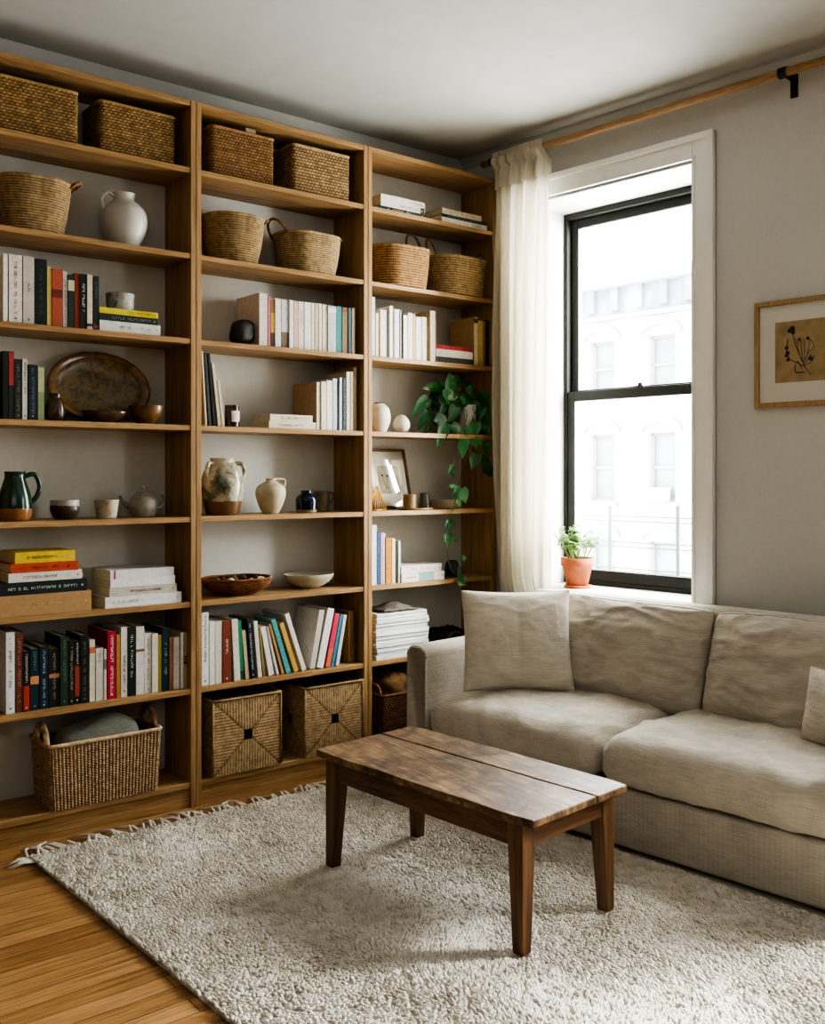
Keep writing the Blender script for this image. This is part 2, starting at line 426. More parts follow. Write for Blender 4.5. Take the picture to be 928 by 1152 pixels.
# ------------------------------------------------------------------ books
GL = [[(0, 0, .2, 1), (0, .8, 1, 1)], [(0, 0, .22, 1), (.78, 0, 1, 1), (.2, .4, .8, .6)], [(.4, 0, .6, 1)], [(0, 0, .2, 1), (.8, 0, 1, 1), (0, 0, 1, .2), (0, .8, 1, 1)],
      [(0, 0, .2, 1), (0, .8, 1, 1), (0, .4, .8, .6), (0, 0, 1, .2)], [(.4, 0, .6, 1), (0, .8, 1, 1)], [(0, 0, .2, 1), (0, 0, 1, .2)], [(0, 0, .2, 1), (0, .8, 1, 1), (0, .4, .8, .6)],
      [(0, .8, 1, 1), (.6, 0, 1, .2), (.8, .2, 1, .8), (0, .4, .2, 1)]]
def cover_mat(c): return mat('book cover ' + c, c, .55, .05, 60, 0, .35)
INK = lambda c: mat('spine ink ' + c, c, .6, .02, 60)
def book(name, label, group, c, w, h, dep, loc, M, title=None, ink='3a3a38', bands=(), flat=False, pages=True):
    """w: spine width (local x), h: spine height (local z), local y goes into the shelf; M places it, loc is its base"""
    b = thing(name, label, 'book' if name == 'book' else 'magazine', loc, group)
    t = min(.0022, w * .12); e = .0025 if w > .008 else .001
    cv = MB()
    cv.box(0, t, 0, dep, 0, h, M).box(w - t, w, 0, dep, 0, h, M).box(t, w - t, 0, t, 0, h, M)
    cv.build('cover', cover_mat(c), b)
    MB().box(t, w - t, t, dep - e, e, h - e, M).build('page_block', M_page, b)
    for (f0, f1, bc) in bands:
        MB().box(0, w, -.0006, .004, h * f0, h * f1, M).build('spine_band', cover_mat(bc), b)
    if title and title[2] >= .45:
        f0, f1, dens = title
        if h * (f1 - f0) < .012 * 8: dens = 1
        m = MB(); s = min(w * .36, .0095); z = h * f1; R = random.Random(hash((round(w, 4), round(h, 4))) & 0xffff)
        x0 = w / 2 - s / 2
        while z - s > h * f0:
            if R.random() < dens:
                for (a0, b0, a1, b1) in R.choice(GL):     # glyph turned a quarter: reads down the spine
                    m.box(x0 + b0 * s, x0 + b1 * s, -.001, -.0004, z - a1 * s * .72, z - a0 * s * .72, M)
            z -= s * .95
        if R.random() < .7:
            MB().box(w / 2 - s * .35, w / 2 + s * .35, -.001, -.0004, h * .05, h * .05 + s * .7, M).build('foot_mark', INK(ink), b)
        if len(m.v) > 8 * 9: m.build('lettering', INK(ink), b)
    return b
def XZ(c, x, y, Y):
    p = onY(*cp(c, x, y), Y); return p.x, p.z
LASTX = {}
def sat_overlap(A, B, gap=.0004):
    for P in (A, B):
        for i in range(4):
            ex, ez = P[(i + 1) % 4][0] - P[i][0], P[(i + 1) % 4][1] - P[i][1]; L = math.hypot(ex, ez) or 1
            nx, nz = ez / L, -ex / L
            a = [p[0] * nx + p[1] * nz for p in A]; b = [p[0] * nx + p[1] * nz for p in B]
            if min(a) > max(b) + gap or min(b) > max(a) + gap: return False
    return True
def upright_row(crop, shelf, rowtxt, items, Y=D + .022, group=None, start=0):
    zb = SH[shelf] + .0006; prev = []
    for i, it in enumerate(items):
        geo, desc, c = it[0], it[1], it[2]; kw = dict(it[3]) if len(it) > 3 else {}
        cr = kw.pop('crop', crop); dp = kw.pop('dep', .15 + .04 * random.random()); yf = Y + kw.pop('dy', random.random() * .008)
        dp = min(dp, YB - .013 - yf)
        nm = kw.pop('name', 'book')
        lab = '%s, %s from left in %s' % (desc, ORD[start + i], rowtxt)
        xa, z = XZ(cr, geo[0], geo[2], yf); xb = XZ(cr, geo[1], geo[2], yf)[0]
        right = [ub - TH - .001 for ua, ub in units if ua < xa < ub][0]
        ang = 0.0
        if len(geo) == 3:                                        # standing straight
            wd = max(.004, xb - xa - .0008); h = z - zb; px_ = xa; side = 1
        else:                                                    # leaning: top edge x0 x1 y, bottom edge x0 x1
            ba = XZ(cr, geo[3], geo[2], yf)[0]; bb_ = XZ(cr, geo[4], geo[2], yf)[0]
            if xa < ba:
                ang = -math.atan2(ba - xa, z - zb); h = math.hypot(ba - xa, z - zb); px_ = ba; side = 1
            else:
                ang = math.atan2(xb - bb_, z - zb); h = math.hypot(xb - bb_, z - zb) - .004; px_ = bb_; side = -1
            wd = max(.004, (xb - xa) * math.cos(ang) * .92)
        ca, sa = math.cos(ang), math.sin(ang)
        def quad():
            o = 0 if side > 0 else -wd
            return [(px_ + (o + lx) * ca + lz * sa, zb - (o + lx) * sa + lz * ca) for lx, lz in ((0, 0), (wd, 0), (wd, h), (0, h))]
        n_ = 0
        while any(sat_overlap(quad(), q) for q in prev[-4:]) and n_ < 160: px_ += .0005; n_ += 1
        if ang == 0 and px_ + wd > right: wd = max(.004, right - px_)
        prev.append(quad()); LASTX[shelf] = max(p[0] for p in prev[-1])
        M = Matrix.Translation((px_, yf, zb)) @ Matrix.Rotation(ang, 4, 'Y') @ Matrix.Translation((0 if side > 0 else -wd, 0, 0))
        q = prev[-1]; book(nm, lab, group, c, wd, h, dp, ((q[0][0] + q[1][0]) / 2, yf + dp / 2, zb), M, **kw)
def flat_stack(crop, shelf, items, Y=D + .02, group=None, dep=.18):
    """items bottom to top: (x0, x1, thickness in crop px at the left end, label, colour, options)"""
    z = SH[shelf] + .0006
    for i, it in enumerate(items):
        x0, x1, tpx, lab, c = it[:5]; kw = dict(it[5]) if len(it) > 5 else {}
        yf = Y + kw.pop('dy', .003 * i); dp = kw.pop('dep', dep)
        xa = XZ(crop, x0, 0, yf)[0]; xb = XZ(crop, x1, 0, yf)[0]
        if 0 < LASTX.get(shelf, 0) - xa < .03: xa = LASTX[shelf] + .0012
        th = tpx / CR[crop][2] * depth(xa, yf) / FPX
        nm = kw.pop('name', 'book'); gap = kw.pop('gap', .0006)
        # spine height axis runs along world x; spine width axis runs up
        M = Matrix(((0, 0, -1, xb), (0, 1, 0, yf), (1, 0, 0, z), (0, 0, 0, 1)))
        if kw.get('title'): a_, b_, d_ = kw['title']; kw['title'] = (1 - b_, 1 - a_, d_)
        kw['bands'] = tuple((1 - q[1], 1 - q[0], q[2]) for q in kw.get('bands', ()))
        book(nm, lab, group, c, th, xb - xa, dp, ((xa + xb) / 2, yf + dp / 2, z), M, **kw)
        z += th + gap
    return z
T = lambda a=.25, b=.92, d=.85: (a, b, d)
G1C = 'books on the left shelf below the grey jug'
upright_row('o', 'C', 'row below grey jug', [
    ((28, 68, 80), 'white book cut by the picture edge', 'd9d4cc'),
    ((78, 194, 82), 'wide tall white book with dark lettering', 'd2c9bd', dict(title=T(.12, .9), ink='4a4a46')),
    ((203, 300, 98), 'grey-beige book with faint floral mark', 'b5aea2', dict(title=(.45, .6, .9), ink='6b5a44')),
    ((303, 408, 120), 'wide black-green book', '14211c', dict(title=T(.1, .85), ink='4f5c50')),
    ((411, 448, 192), 'thin pale yellow book', 'c9b25e'),
    ((452, 545, 206), 'wide terracotta book', 'a34c34', dict(bands=((.5, .64, '6e2c1c'),))),
    ((549, 588, 234), 'thin white book', 'cdc9bf', dict(title=T(.1, .85), ink='8a877c')),
    ((592, 648, 262), 'dark green book with cream upper label', '24332a', dict(bands=((.7, .9, 'b9b493'),))),
    ((652, 696, 248), 'narrow rust red book', '93391f'),
    ((699, 756, 254), 'black book with white lettering', '1a211d', dict(title=T(.3, .9), ink='d8d5ca')),
    ((759, 807, 259), 'cream book with small dark foot label', 'c2b59f', dict(bands=((.06, .11, '4a2a2a'),))),
    ((812, 862, 272), 'dark green book with red foot mark', '1a2a22', dict(title=T(.55, .9), ink='6b7a6d', bands=((.03, .1, '8a3a28'),)))], group=G1C)
zt = flat_stack('b', 'C', [
    (429, 698, 47, 'white book at the bottom of the stack under the stone cup', 'c9c8c4', dict(title=T(.3, .95, .5), ink='9a9a94')),
    (432, 687, 30, 'black-green book in the middle of the stack under the stone cup', '19261e', dict(title=T(.2, .9), ink='7c8a7e')),
    (432, 688, 26, 'yellow book on top of the stack under the stone cup', 'c9b526', dict(title=T(.5, .9), ink='8a7a18'))], group='stack of three books under the stone cup')
Z_CUPSTACK = zt
upright_row('b', 'D', 'row left of oval platter', [
    ((12, 37, 482), 'black book cut by the picture edge', '161b19'),
    ((39, 62, 484), 'dark green book with red upper half', '22302a', dict(bands=((.5, .99, '9c3a38'),))),
    ((64, 96, 517), 'charcoal book with faint lettering', '2c2d28', dict(title=T(.1, .95), ink='7a7a70')),
    ((98, 120, 518), 'white book with black lettering', 'cbc8bc', dict(title=T(.4, .95), ink='2b2b28')),
    ((124, 163, 541), 'dark navy book with small colour marks', '1c232b', dict(title=T(.05, .95), ink='6f8a94')),
    ((165, 193, 548), 'pale green book with cream upper label', '7d8a62', dict(bands=((.52, .97, 'a9ab82'),)))], group='books left of the oval platter')
flat_stack('c', 'F', [
    (-30, 398, 92, 'thick tan book at the bottom of the stack under the yellow book', 'a9855a', dict(title=T(.3, .7, .8), ink='c9b08a', dep=.2)),
    (-5, 380, 55, 'black book with white title in the stack under the yellow book', '1c2624', dict(title=T(.1, .9, .95), ink='c9cfc6')),
    (37, 358, 40, 'thin white book in the stack under the yellow book', 'cfcbc2', dict(title=T(.2, .7), ink='7c7a72')),
    (47, 342, 40, 'orange-red book directly under the yellow book', 'b5482c', dict(title=T(.1, .9, .6), ink='8f3420')),
    (65, 327, 48, 'yellow book on top of the tall stack on the left shelf', 'd2b433', dict(title=T(.2, .7), ink='5c4c14'))], group='tall stack of books on the left shelf')
flat_stack('c', 'F', [
    (458, 790, 48, 'white magazine at the bottom of the stack right of the yellow book', 'd5d4d2', dict(title=T(.1, .5, .6), ink='a8a8a2', dep=.2)),
    (476, 770, 38, 'beige book in the middle of the white stack right of yellow book', 'b9b3a4', dict(title=T(.3, .8), ink='7c776a')),
    (481, 762, 36, 'white book, second from top in the stack right of yellow book', 'd8d6d6', dict(dep=.2)),
    (480, 757, 38, 'white book with small red mark topping the stack right of yellow book', 'cfcdd0', dict(bands=((.05, .08, 'a8526a'),), dep=.2))], group='stack of white books on the left shelf')
G1G = 'books in the row above the blanket basket'
upright_row('m', 'G', 'row above blanket basket', [
    ((53, 130, 168), 'white book with grey lettering', 'd3d6da', dict(title=T(.3, .93), ink='6b7078')),
    ((135, 202, 168), 'brown-red book', '6b3a2a', dict(title=T(.1, .92), ink='a5836f')),
    ((205, 258, 332), 'black book with red lower half', '1d1a17', dict(bands=((.02, .42, 'b03c2a'),), title=T(.45, .95), ink='c9c5ba')),
    ((264, 340, 310), 'teal-black book with orange label', '12303a', dict(bands=((.42, .55, 'c98a62'),), title=T(.6, .95), ink='5b8a8a')),
    ((346, 422, 292), 'navy book with pale lettering', '15283a', dict(title=T(.05, .95), ink='8fb0b8')),
    ((426, 520, 312), 'wide black book with orange stripe', '1e1e1c', dict(bands=((.5, .57, 'b87a5a'),), title=T(.1, .92), ink='8a8a80')),
    ((527, 595, 206), 'dark green book', '24402c', dict(title=T(.3, .95), ink='5d7d62')),
    ((600, 648, 238), 'black book with cream lettering', '221e18', dict(title=T(.2, .9), ink='b8ad94')),
    ((652, 696, 242), 'black book with rust block', '191917', dict(bands=((.12, .6, '93412a'),), title=T(.62, .97, .95), ink='dcd8cc')),
    ((700, 774, 192), 'tall black book with faint lettering', '181a18', dict(title=T(.05, .9), ink='6c6e66')),
    ((779, 828, 232), 'cream book with red label', 'c9bfb0', dict(bands=((.78, .88, 'bf6a4c'),))),
    ((834, 902, 306), 'short cream book', 'c2bfb2', dict(title=(.7, .9, .6), ink='9a988a')),
    ((54, 79, 312), 'thin short cream book with dark top', 'b9b3a2', dict(crop='n', bands=((.6, .8, '6b675c'),))),
    ((88, 158, 160), 'bright red book with white lettering', 'b3243a', dict(crop='n', title=T(.04, .95, .95), ink='f0dfe0', dep=.22)),
    ((163, 196, 186), 'thin tan book', 'a97c40', dict(crop='n')),
    ((203, 259, 122), 'tall white book with dark lettering', 'd0ccc2', dict(crop='n', title=T(.05, .6), ink='4a4844')),
    ((264, 331, 124), 'tall black-green book with white foot mark', '14221b', dict(crop='n', title=T(.25, .9), ink='bfc4b6')),
    ((334, 406, 118), 'tall white book with small brown leaf mark', 'c9c6bf', dict(crop='n', bands=((.63, .67, '8a5a34'),))),
    ((409, 469, 176), 'white book with grey lettering', 'd0cec6', dict(crop='n', title=T(.2, .9), ink='8f8e88')),
    ((471, 522, 180), 'cream book with two tiny marks', 'c9c6b4', dict(crop='n', title=(.35, .6, .25), ink='6a6a5c')),
    ((525, 557, 190), 'olive yellow book', '8a7d2c', dict(crop='n', title=(.2, .7, .4), ink='4a4212')),
    ((561, 620, 126), 'dark teal book with pale lettering', '123434', dict(crop='n', title=T(.2, .75), ink='a9bcb0', dep=.2)),
    ((623, 655, 210), 'thin brown book', '8a5f3c', dict(crop='n')),
    ((659, 710, 210), 'plain off-white book', 'c6c2b4', dict(crop='n', title=(.05, .15, .8), ink='4c4a42')),
    ((720, 748, 170), 'thin cream book', 'c9c0b0', dict(crop='n')),
    ((750, 781, 168), 'beige book with bold dark mark', 'a8967e', dict(crop='n', bands=((.43, .48, '2f2c28'), (.5, .53, '2f2c28'), (.55, .58, '2f2c28')))),
], Y=D + .028, group=G1G)
G2C = 'books in the row right of the black stone'
upright_row('f', 'C', 'row right of black stone', [
    ((345, 383, 80), 'tall white book showing its beige cover', 'cdc0b2', dict(dep=.2)),
    ((386, 398, 102), 'thin pink book', 'b86a7c'),
    ((399, 418, 112), 'brown and yellow book', '8a5f2a', dict(bands=((.3, .72, 'b5913c'), (.02, .3, '4a3418')))),
    ((421, 448, 107), 'white book', 'd0ccc4'),
    ((451, 485, 113), 'grey-white book with brown foot', 'b9b8b4', dict(bands=((.02, .33, '6b5a46'),))),
    ((487, 506, 115), 'narrow white book', 'd3d2ce'),
    ((509, 529, 120), 'beige book', 'bda590'),
    ((531, 556, 122), 'cream-white book', 'cfc4b4', dict(title=T(.4, .8, .5), ink='9a8f80')),
    ((559, 590, 125), 'wide white book', 'd0cdc4', dict(title=T(.4, .85, .4), ink='9c9a90')),
    ((593, 606, 130), 'thin white book', 'cfc9bb'),
    ((609, 625, 131), 'brown-edged cream book', 'b8a68c'),
    ((628, 642, 133), 'narrow cream book', 'd0c7b5'),
    ((645, 668, 136), 'warm cream book', 'cdc0a8', dict(title=(.05, .12, .9), ink='8a7d66')),
    ((670, 710, 142), 'wide pale grey-blue book', 'a9b0ae', dict(bands=((.85, .95, 'c9cac6'),))),
    ((713, 736, 145), 'teal book', '147a74'),
    ((739, 764, 150), 'brown book with red top', '7a5c3c', dict(bands=((.9, .97, '8a2c24'),))),
    ((767, 781, 152), 'dark green-blue book', '2c4a4a'),
    ((784, 800, 152), 'tan book', '9a8a6a')], group=G2C)
upright_row('f', 'D', 'group leaning left of amber jar', [
    ((70, 78, 357, 90, 101), 'thin cream magazine', 'cdbca0', dict(dep=.19, name='magazine')),
    ((82, 96, 366, 106, 123), 'dark grey magazine', '3a403c', dict(dep=.19, name='magazine')),
    ((99, 111, 369, 128, 145), 'black magazine', '20211e', dict(dep=.18, name='magazine')),
    ((119, 134, 416, 150, 166), 'shorter cream magazine', 'c4b59c', dict(dep=.18, name='magazine')),
    ((147, 158, 500, 170, 187), 'shortest cream magazine', 'cfc2aa', dict(dep=.16, name='magazine'))], group='magazines leaning left of the amber jar')
flat_stack('f', 'D', [
    (391, 613, 33, 'cream book, lower of two flat beside the amber jar', 'cfc4b0', dict(title=T(.2, .8), ink='9a8f7c')),
    (396, 597, 33, 'cream book, upper of two flat beside the amber jar', 'd0c2ae', dict(title=T(.2, .9), ink='8f826c'))], group='two flat cream books beside the amber jar', dep=.16)
upright_row('f', 'D', 'row right of flat cream books', [
    ((617, 636, 505), 'cream book showing its kraft cover', 'b0906a', dict(dep=.2, bands=((.0, .995, 'd3c5ae'),))),
    ((639, 662, 503), 'cream book', 'd0c6b2'),
    ((665, 692, 497), 'white book', 'd3cfc2'),
    ((694, 714, 488), 'pale blue-grey book', 'b3bcc0'),
    ((716, 724, 489), 'thin navy book', '28384a'),
    ((726, 739, 484), 'narrow white book', 'd0cec8'),
    ((741, 757, 486), 'navy book with gold specks', '26364a', dict(title=T(.1, .95), ink='a88f52')),
    ((759, 775, 456), 'tall cream book', 'c9bc9c'),
    ((778, 790, 456), 'beige book', 'a99c84'),
    ((792, 807, 434), 'tallest tan book', 'a8946c')], group='upright books right of the flat cream books')
G2G = 'books in the row above the twine baskets'
upright_row('h', 'G', 'row above twine baskets', [
    ((72, 105, 82), 'tall white book with grey lettering', 'dad9d8', dict(title=T(.3, .95, .95), ink='5a5a5a')),
    ((108, 134, 126), 'white book', 'd6d4d0', dict(title=(.02, .1, .9), ink='8a8a88')),
    ((137, 168, 123), 'cream book', 'c9c3b4', dict(title=T(.1, .9, .3), ink='a9a394')),
    ((171, 212, 121), 'brown-red book with white lettering', '803a26', dict(title=T(.45, .7, .95), ink='e0cfc0')),
    ((205, 236, 115, 219, 249), 'cream book leaning slightly', 'd0cabc', dict(title=T(.1, .9, .3), ink='a8a294')),
    ((237, 256, 118, 251, 276), 'green book', '2f7d58', dict(bands=((.02, .15, '20402e'),))),
    ((262, 281, 166, 281, 302), 'thin short beige book', 'b9a888'),
    ((287, 308, 112, 307, 338), 'black book with white lettering', '232629', dict(title=T(.1, .92, .95), ink='c9d0d6')),
    ((317, 337, 124, 340, 362), 'off-white book', 'cfc9bf'),
    ((341, 352, 160, 364, 384), 'thin olive book', '8a7a44'),
    ((350, 376, 152, 391, 426), 'white book leaning', 'd9d6d0'),
    ((378, 390, 150, 428, 446), 'thin white book leaning', 'cfc9c2'),
    ((386, 399, 140, 449, 472), 'tan book leaning', 'a9804c'),
    ((400, 424, 118, 475, 502), 'light teal book leaning', '4f98a0', dict(title=T(.4, .8, .5), ink='8fc0c2')),
    ((440, 463, 135, 512, 544), 'yellow-tan book leaning', 'c39a4c'),
    ((466, 488, 90, 550, 578), 'tall white book leaning', 'd6d2ca', dict(dep=.2)),
    ((628, 655, 68, 583, 609), 'tall grey-covered book leaning right', 'bdb6aa', dict(dep=.2)),
    ((668, 702, 62, 612, 647), 'white book leaning right', 'd8d6d2', dict(dep=.19)),
    ((703, 727, 85, 649, 680), 'coral pink book leaning right', 'c9405a', dict(bands=((0, .35, 'cf6a4c'),))),
    ((729, 742, 88, 683, 697), 'thin blue book leaning right', '3f7f98'),
    ((745, 761, 90, 699, 722), 'pale grey book leaning right', 'c0c4c0'),
    ((768, 796, 76), 'brown book standing at the back', '7a5a2c', dict(dy=.02, dep=.2))], Y=D + .02, group=G2G)
flat_stack('i', 'A', [
    (132, 403, 22, 'black book at the bottom of the left stack on the upper right shelf', '17201a', dict(title=T(.2, .7), ink='9aa096')),
    (147, 402, 35, 'white book in the middle of the left stack on the upper right shelf', 'cfc6b6', dict(title=T(.4, .95, .9), ink='a88a7c', bands=((.9, .99, '22302c'),))),
    (147, 402, 35, 'cream book on top of the left stack on the upper right shelf', 'cfc8ba', dict(title=T(.6, .95, .5), ink='a39c8c'))], group='left stack on the upper right shelf')
flat_stack('i', 'A', [
    (500, 762, 32, 'white book at the bottom of the right stack on the upper right shelf', 'c9c6ba', dict(title=T(.5, .95, .6), ink='9a978c')),
    (502, 756, 19, 'black book in the middle of the right stack on the upper right shelf', '1f2a26', dict(title=T(.1, .9, .6), ink='7a857c')),
    (502, 730, 33, 'cream book on top of the right stack on the upper right shelf', 'bdb296', dict(title=T(.2, .8, .6), ink='9a9078'))], group='right stack on the upper right shelf')
G3C = 'pale books in the row below the handled baskets'
upright_row('j', 'C', 'row below handled baskets', [
    ((94, 113, 72), 'tall pale blue book', 'b9c4cc'), ((117, 134, 165), 'short cream book', 'cdbf9f'),
    ((144, 181, 146), 'wide cream book', 'd3c6b2', dict(title=(.5, .9, .4), ink='b0a48e')), ((183, 193, 150), 'thin black book', '33312c'),  # dark sliver stands in for shade in the gap between books
    ((197, 217, 123), 'tall cream book', 'dacfb8'), ((227, 256, 143), 'pale lavender book', 'c9c9cc'), ((258, 266, 150), 'thin grey book', '9a9a98'),
    ((268, 274, 172), 'thin dark book', '2f2e2a'), ((276, 299, 176), 'cream book', 'd9cfbb'), ((304, 333, 164), 'grey-white book', 'c3beb6'),
    ((336, 347, 173), 'thin golden book', 'c9a75a'), ((350, 382, 187), 'wide pale grey book', 'cdc9c6'), ((385, 412, 188), 'cream-white book', 'd6ccbc'),
    ((432, 465, 151), 'tall cream book showing its tan cover', 'c3a983', dict(dep=.19, bands=((0, .995, 'd6c8ae'),)))], group=G3C)
flat_stack('j', 'C', [
    (470, 682, 34, 'dark grey book at the bottom of the stack under the red book', '3a3c3e'),
    (467, 680, 44, 'white book in the middle of the stack under the red book', 'd3cbc0'),
    (467, 674, 24, 'red book on top of a white book, upper right bookcase', 'b0343c', dict(title=T(.1, .9, .6), ink='c9606a'))], group='stack with the red book on the right bookcase', dep=.16)
upright_row('j', 'C', 'group right of red book', [
    ((687, 709, 188), 'tan-covered book with dark spine mark', 'b59a68', dict(dep=.19, bands=((0, .87, 'd0be94'), (.88, .97, '3a3c3a')))),
    ((711, 738, 208), 'cream-yellow book', 'c3a768'), ((741, 751, 212), 'thin ochre book', 'a87838'),
    ((753, 782, 205), 'navy book', '24364a'), ((785, 801, 200), 'red-brown book', '5c241a')], group='upright books right of the red book')
upright_row('k', 'F', 'row below framed sketch', [
    ((94, 122, 571), 'tall white book', 'd0d0cc'), ((124, 144, 612), 'blue book', '2c5078', dict(title=T(.1, .95, .6), ink='6c8aa8')),
    ((147, 157, 614), 'thin lilac book', 'b9a4b0'), ((159, 172, 617), 'pale pink book', 'cdb4ac'),
    ((176, 209, 646), 'wide orange book', 'b87828', dict(title=T(.2, .9, .6), ink='d9ac5c')), ((212, 231, 649), 'pale yellow book', 'd3c388'),
    ((233, 246, 666), 'dark green book', '1c3026'), ((248, 262, 663), 'off-white book', 'c3c3bc')], group='upright books below the framed sketch')
flat_stack('k', 'F', [
    (264, 514, 50, 'white book with teal spine patch, lower of two flat below framed sketch', 'cdc6c0', dict(bands=((.4, .75, '7c9a98'),), title=(.1, .35, .6), ink='9a8f8a')),
    (262, 500, 44, 'white book, upper of two flat below framed sketch', 'cfc5bf', dict(title=T(.2, .9, .5), ink='b0a49e'))], group='two flat white books below the framed sketch', dep=.17)
# magazines stacked behind the sofa arm
z = SH['G'] + .0006
mags = [(122, 420, 22), (128, 425, 15), (125, 423, 26), (121, 424, 17), (120, 420, 21), (120, 423, 22), (120, 425, 24), (119, 417, 24), (120, 427, 19), (125, 424, 19), (124, 413, 17), (124, 413, 14)]
flat_stack('l', 'G', [(a, b, t * 1.0, '%s magazine, %s from the bottom of the stack behind the sofa arm' % ('white' if i not in (1, 7) else 'grey-edged white', ORD[i]),
                       ['d6d5d6', 'b9b9b9', 'dcdcde', 'cfced0', 'd8d8da', 'c9c9cb', 'dededf', 'bfbfc1', 'd8d8da', 'cfcfd1', 'dcdcde', 'd2d2d4'][i],
                       dict(name='magazine', dy=.007 * ((i * 5) % 3), gap=.0018)) for i, (a, b, t) in enumerate(mags)], group='magazines stacked behind the sofa arm', dep=.2)
Z_MAGS = SH['G'] + sum(t / 5.156 * depth(2.66, D) / FPX + .0018 for _, _, t in mags)

# ------------------------------------------------------------------ baskets
def rr(u, hx, hy, r):
    """point and normal on a rounded rectangle, u in 0..1"""
    r = min(r, hx, hy); a, b = hx - r, hy - r
    segs = [2 * a, math.pi * r / 2, 2 * b, math.pi * r / 2, 2 * a, math.pi * r / 2, 2 * b, math.pi * r / 2]
    L = sum(segs); t = (u % 1.0) * L
    cen = [(a, -b), (a, b), (-a, b), (-a, -b)]
    lin_ = [((-a, -hy), (1, 0), (0, -1)), ((hx, -b), (0, 1), (1, 0)), ((a, hy), (-1, 0), (0, 1)), ((-hx, b), (0, -1), (-1, 0))]
    for q in range(4):
        if t <= segs[2 * q] and segs[2 * q] > 0:
            p, d, n = lin_[q]; return p[0] + d[0] * t, p[1] + d[1] * t, n[0], n[1]
        t -= segs[2 * q]
        if t <= segs[2 * q + 1] and r > 0:
            an = -math.pi / 2 + q * math.pi / 2 + t / r
            return cen[q][0] + r * math.cos(an), cen[q][1] + r * math.sin(an), math.cos(an), math.sin(an)
        t -= segs[2 * q + 1]
    return lin_[0][0][0], lin_[0][0][1], 0, -1
def cellrand(i, j): 
    v_ = math.sin(i * 127.1 + j * 311.7) * 43758.5453
    return v_ - math.floor(v_)
def stitch(kind, a, b):
    """height 0..1 for stitch coordinates a (around) and b (up)"""
    if kind == 'lump':
        row = math.floor(b); a2 = a + .5 * (row % 2) + .25 * (cellrand(row, 7) - .5)
        return (.55 + .45 * cellrand(math.floor(a2), row)) * (abs(math.sin(math.pi * a2)) * abs(math.sin(math.pi * b))) ** .55
    if kind == 'chunky':
        col = math.floor(a); b2 = b + .5 * (col % 2) + .3 * (cellrand(col, 3) - .5)
        return (.65 + .35 * cellrand(col, math.floor(b2))) * (abs(math.sin(math.pi * a)) ** .7) * (abs(math.sin(math.pi * b2)) ** .6)
    if kind == 'coil':
        return abs(math.sin(math.pi * b)) ** .6 * (.72 + .28 * abs(math.sin(math.pi * (a + .35 * b))))
    if kind == 'braid':
        row = math.floor(b); s = 1 if row % 2 else -1
        return abs(math.sin(math.pi * b)) ** .6 * (.55 + .45 * abs(math.sin(math.pi * (a + s * .5 * b))))
    return .5
def basket(name, label, cx, cy, z0, bot, top, h, r, kind, nu, nv, amp, m, rim=.006, rot=0, group=None, belly=0, res=(4, 4), cat='basket', tilt=0, sag=0):
    B = thing(name, label, cat, (cx, cy, z0), group)
    cr, sr = math.cos(rot), math.sin(rot)
    def at(u, v, off=0):
        k = v + belly * math.sin(math.pi * v)
        hx = bot[0] + (top[0] - bot[0]) * k; hy = bot[1] + (top[1] - bot[1]) * k
        rx = (r[0] + (r[1] - r[0]) * v) if isinstance(r, tuple) else r
        x, y, nx, ny = rr(u, hx, hy, rx)
        x += nx * off; y += ny * off
        hh = h * v - sag * v * abs(math.cos(2 * math.pi * u)) * 0
        return Vector((cx + x * cr - y * sr, cy + x * sr + y * cr, z0 + hh))
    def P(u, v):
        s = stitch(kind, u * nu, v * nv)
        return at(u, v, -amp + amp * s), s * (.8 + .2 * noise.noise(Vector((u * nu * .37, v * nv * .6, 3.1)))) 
    mb = MB().grid(P, nu * res[0], nv * res[1], wrap=True)
    n0 = [at(i / 48, 0, -amp) for i in range(48)]
    mb.add(n0, [tuple(range(47, -1, -1))], [.1] * 48)
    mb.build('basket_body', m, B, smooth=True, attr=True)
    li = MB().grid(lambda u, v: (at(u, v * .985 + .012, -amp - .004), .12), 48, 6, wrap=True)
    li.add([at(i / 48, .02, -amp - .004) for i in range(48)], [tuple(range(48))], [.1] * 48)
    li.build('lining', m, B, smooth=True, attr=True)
    rm = MB().tube([at(i / 64, 1, -amp * .5) for i in range(64)], rim, 8, closed=True); rm.a = [.6] * len(rm.v)
    rm.build('rim', m, B, smooth=True, attr=True)
    return B, at
def handle(B, p0, p1, up, r, m, out=Vector((0, 0, 0)), name='handle', n=16, mb_only=False):
    p0, p1 = Vector(p0), Vector(p1); pts = []
    for i in range(n + 1):
        t = i / n; a = math.pi * t
        base = p0.lerp(p1, (1 - math.cos(a)) / 2)
        pts.append(base + (Vector((0, 0, up)) + out) * math.sin(a) ** .8)
    mb = MB().tube(pts, r, 8); mb.a = [.55 + .3 * math.sin(i * 1.3) for i in range(len(mb.v))]
    return mb.build(name, m, B, smooth=True, attr=True)
W_hy = woven('water hyacinth weave', '5c452c', 'a3824f', 'cdac7a')
W_big = woven('seagrass chunky weave', '735a40', 'c8a67c', 'ecd4b4')
W_sea = woven('pale seagrass coil', '6b5636', 'a0845a', 'c4aa80')
W_sea2 = woven('straw braid', '6b5738', 'aa8e62', 'ccb288')
W_red = woven('reddish cane weave', '5c3f26', '9c764a', 'c29a66')
W_twine = woven('twine cord', '6e593c', 'a0845c', 'bea27a')
W_dark = woven('dark brown weave', '452c18', '8a6242', 'b88f62')
GB = 'woven baskets on the shelves'
def px_box(crop, x0, x1, Y, y=0): return XZ(crop, x0, y, Y)[0], XZ(crop, x1, y, Y)[0]
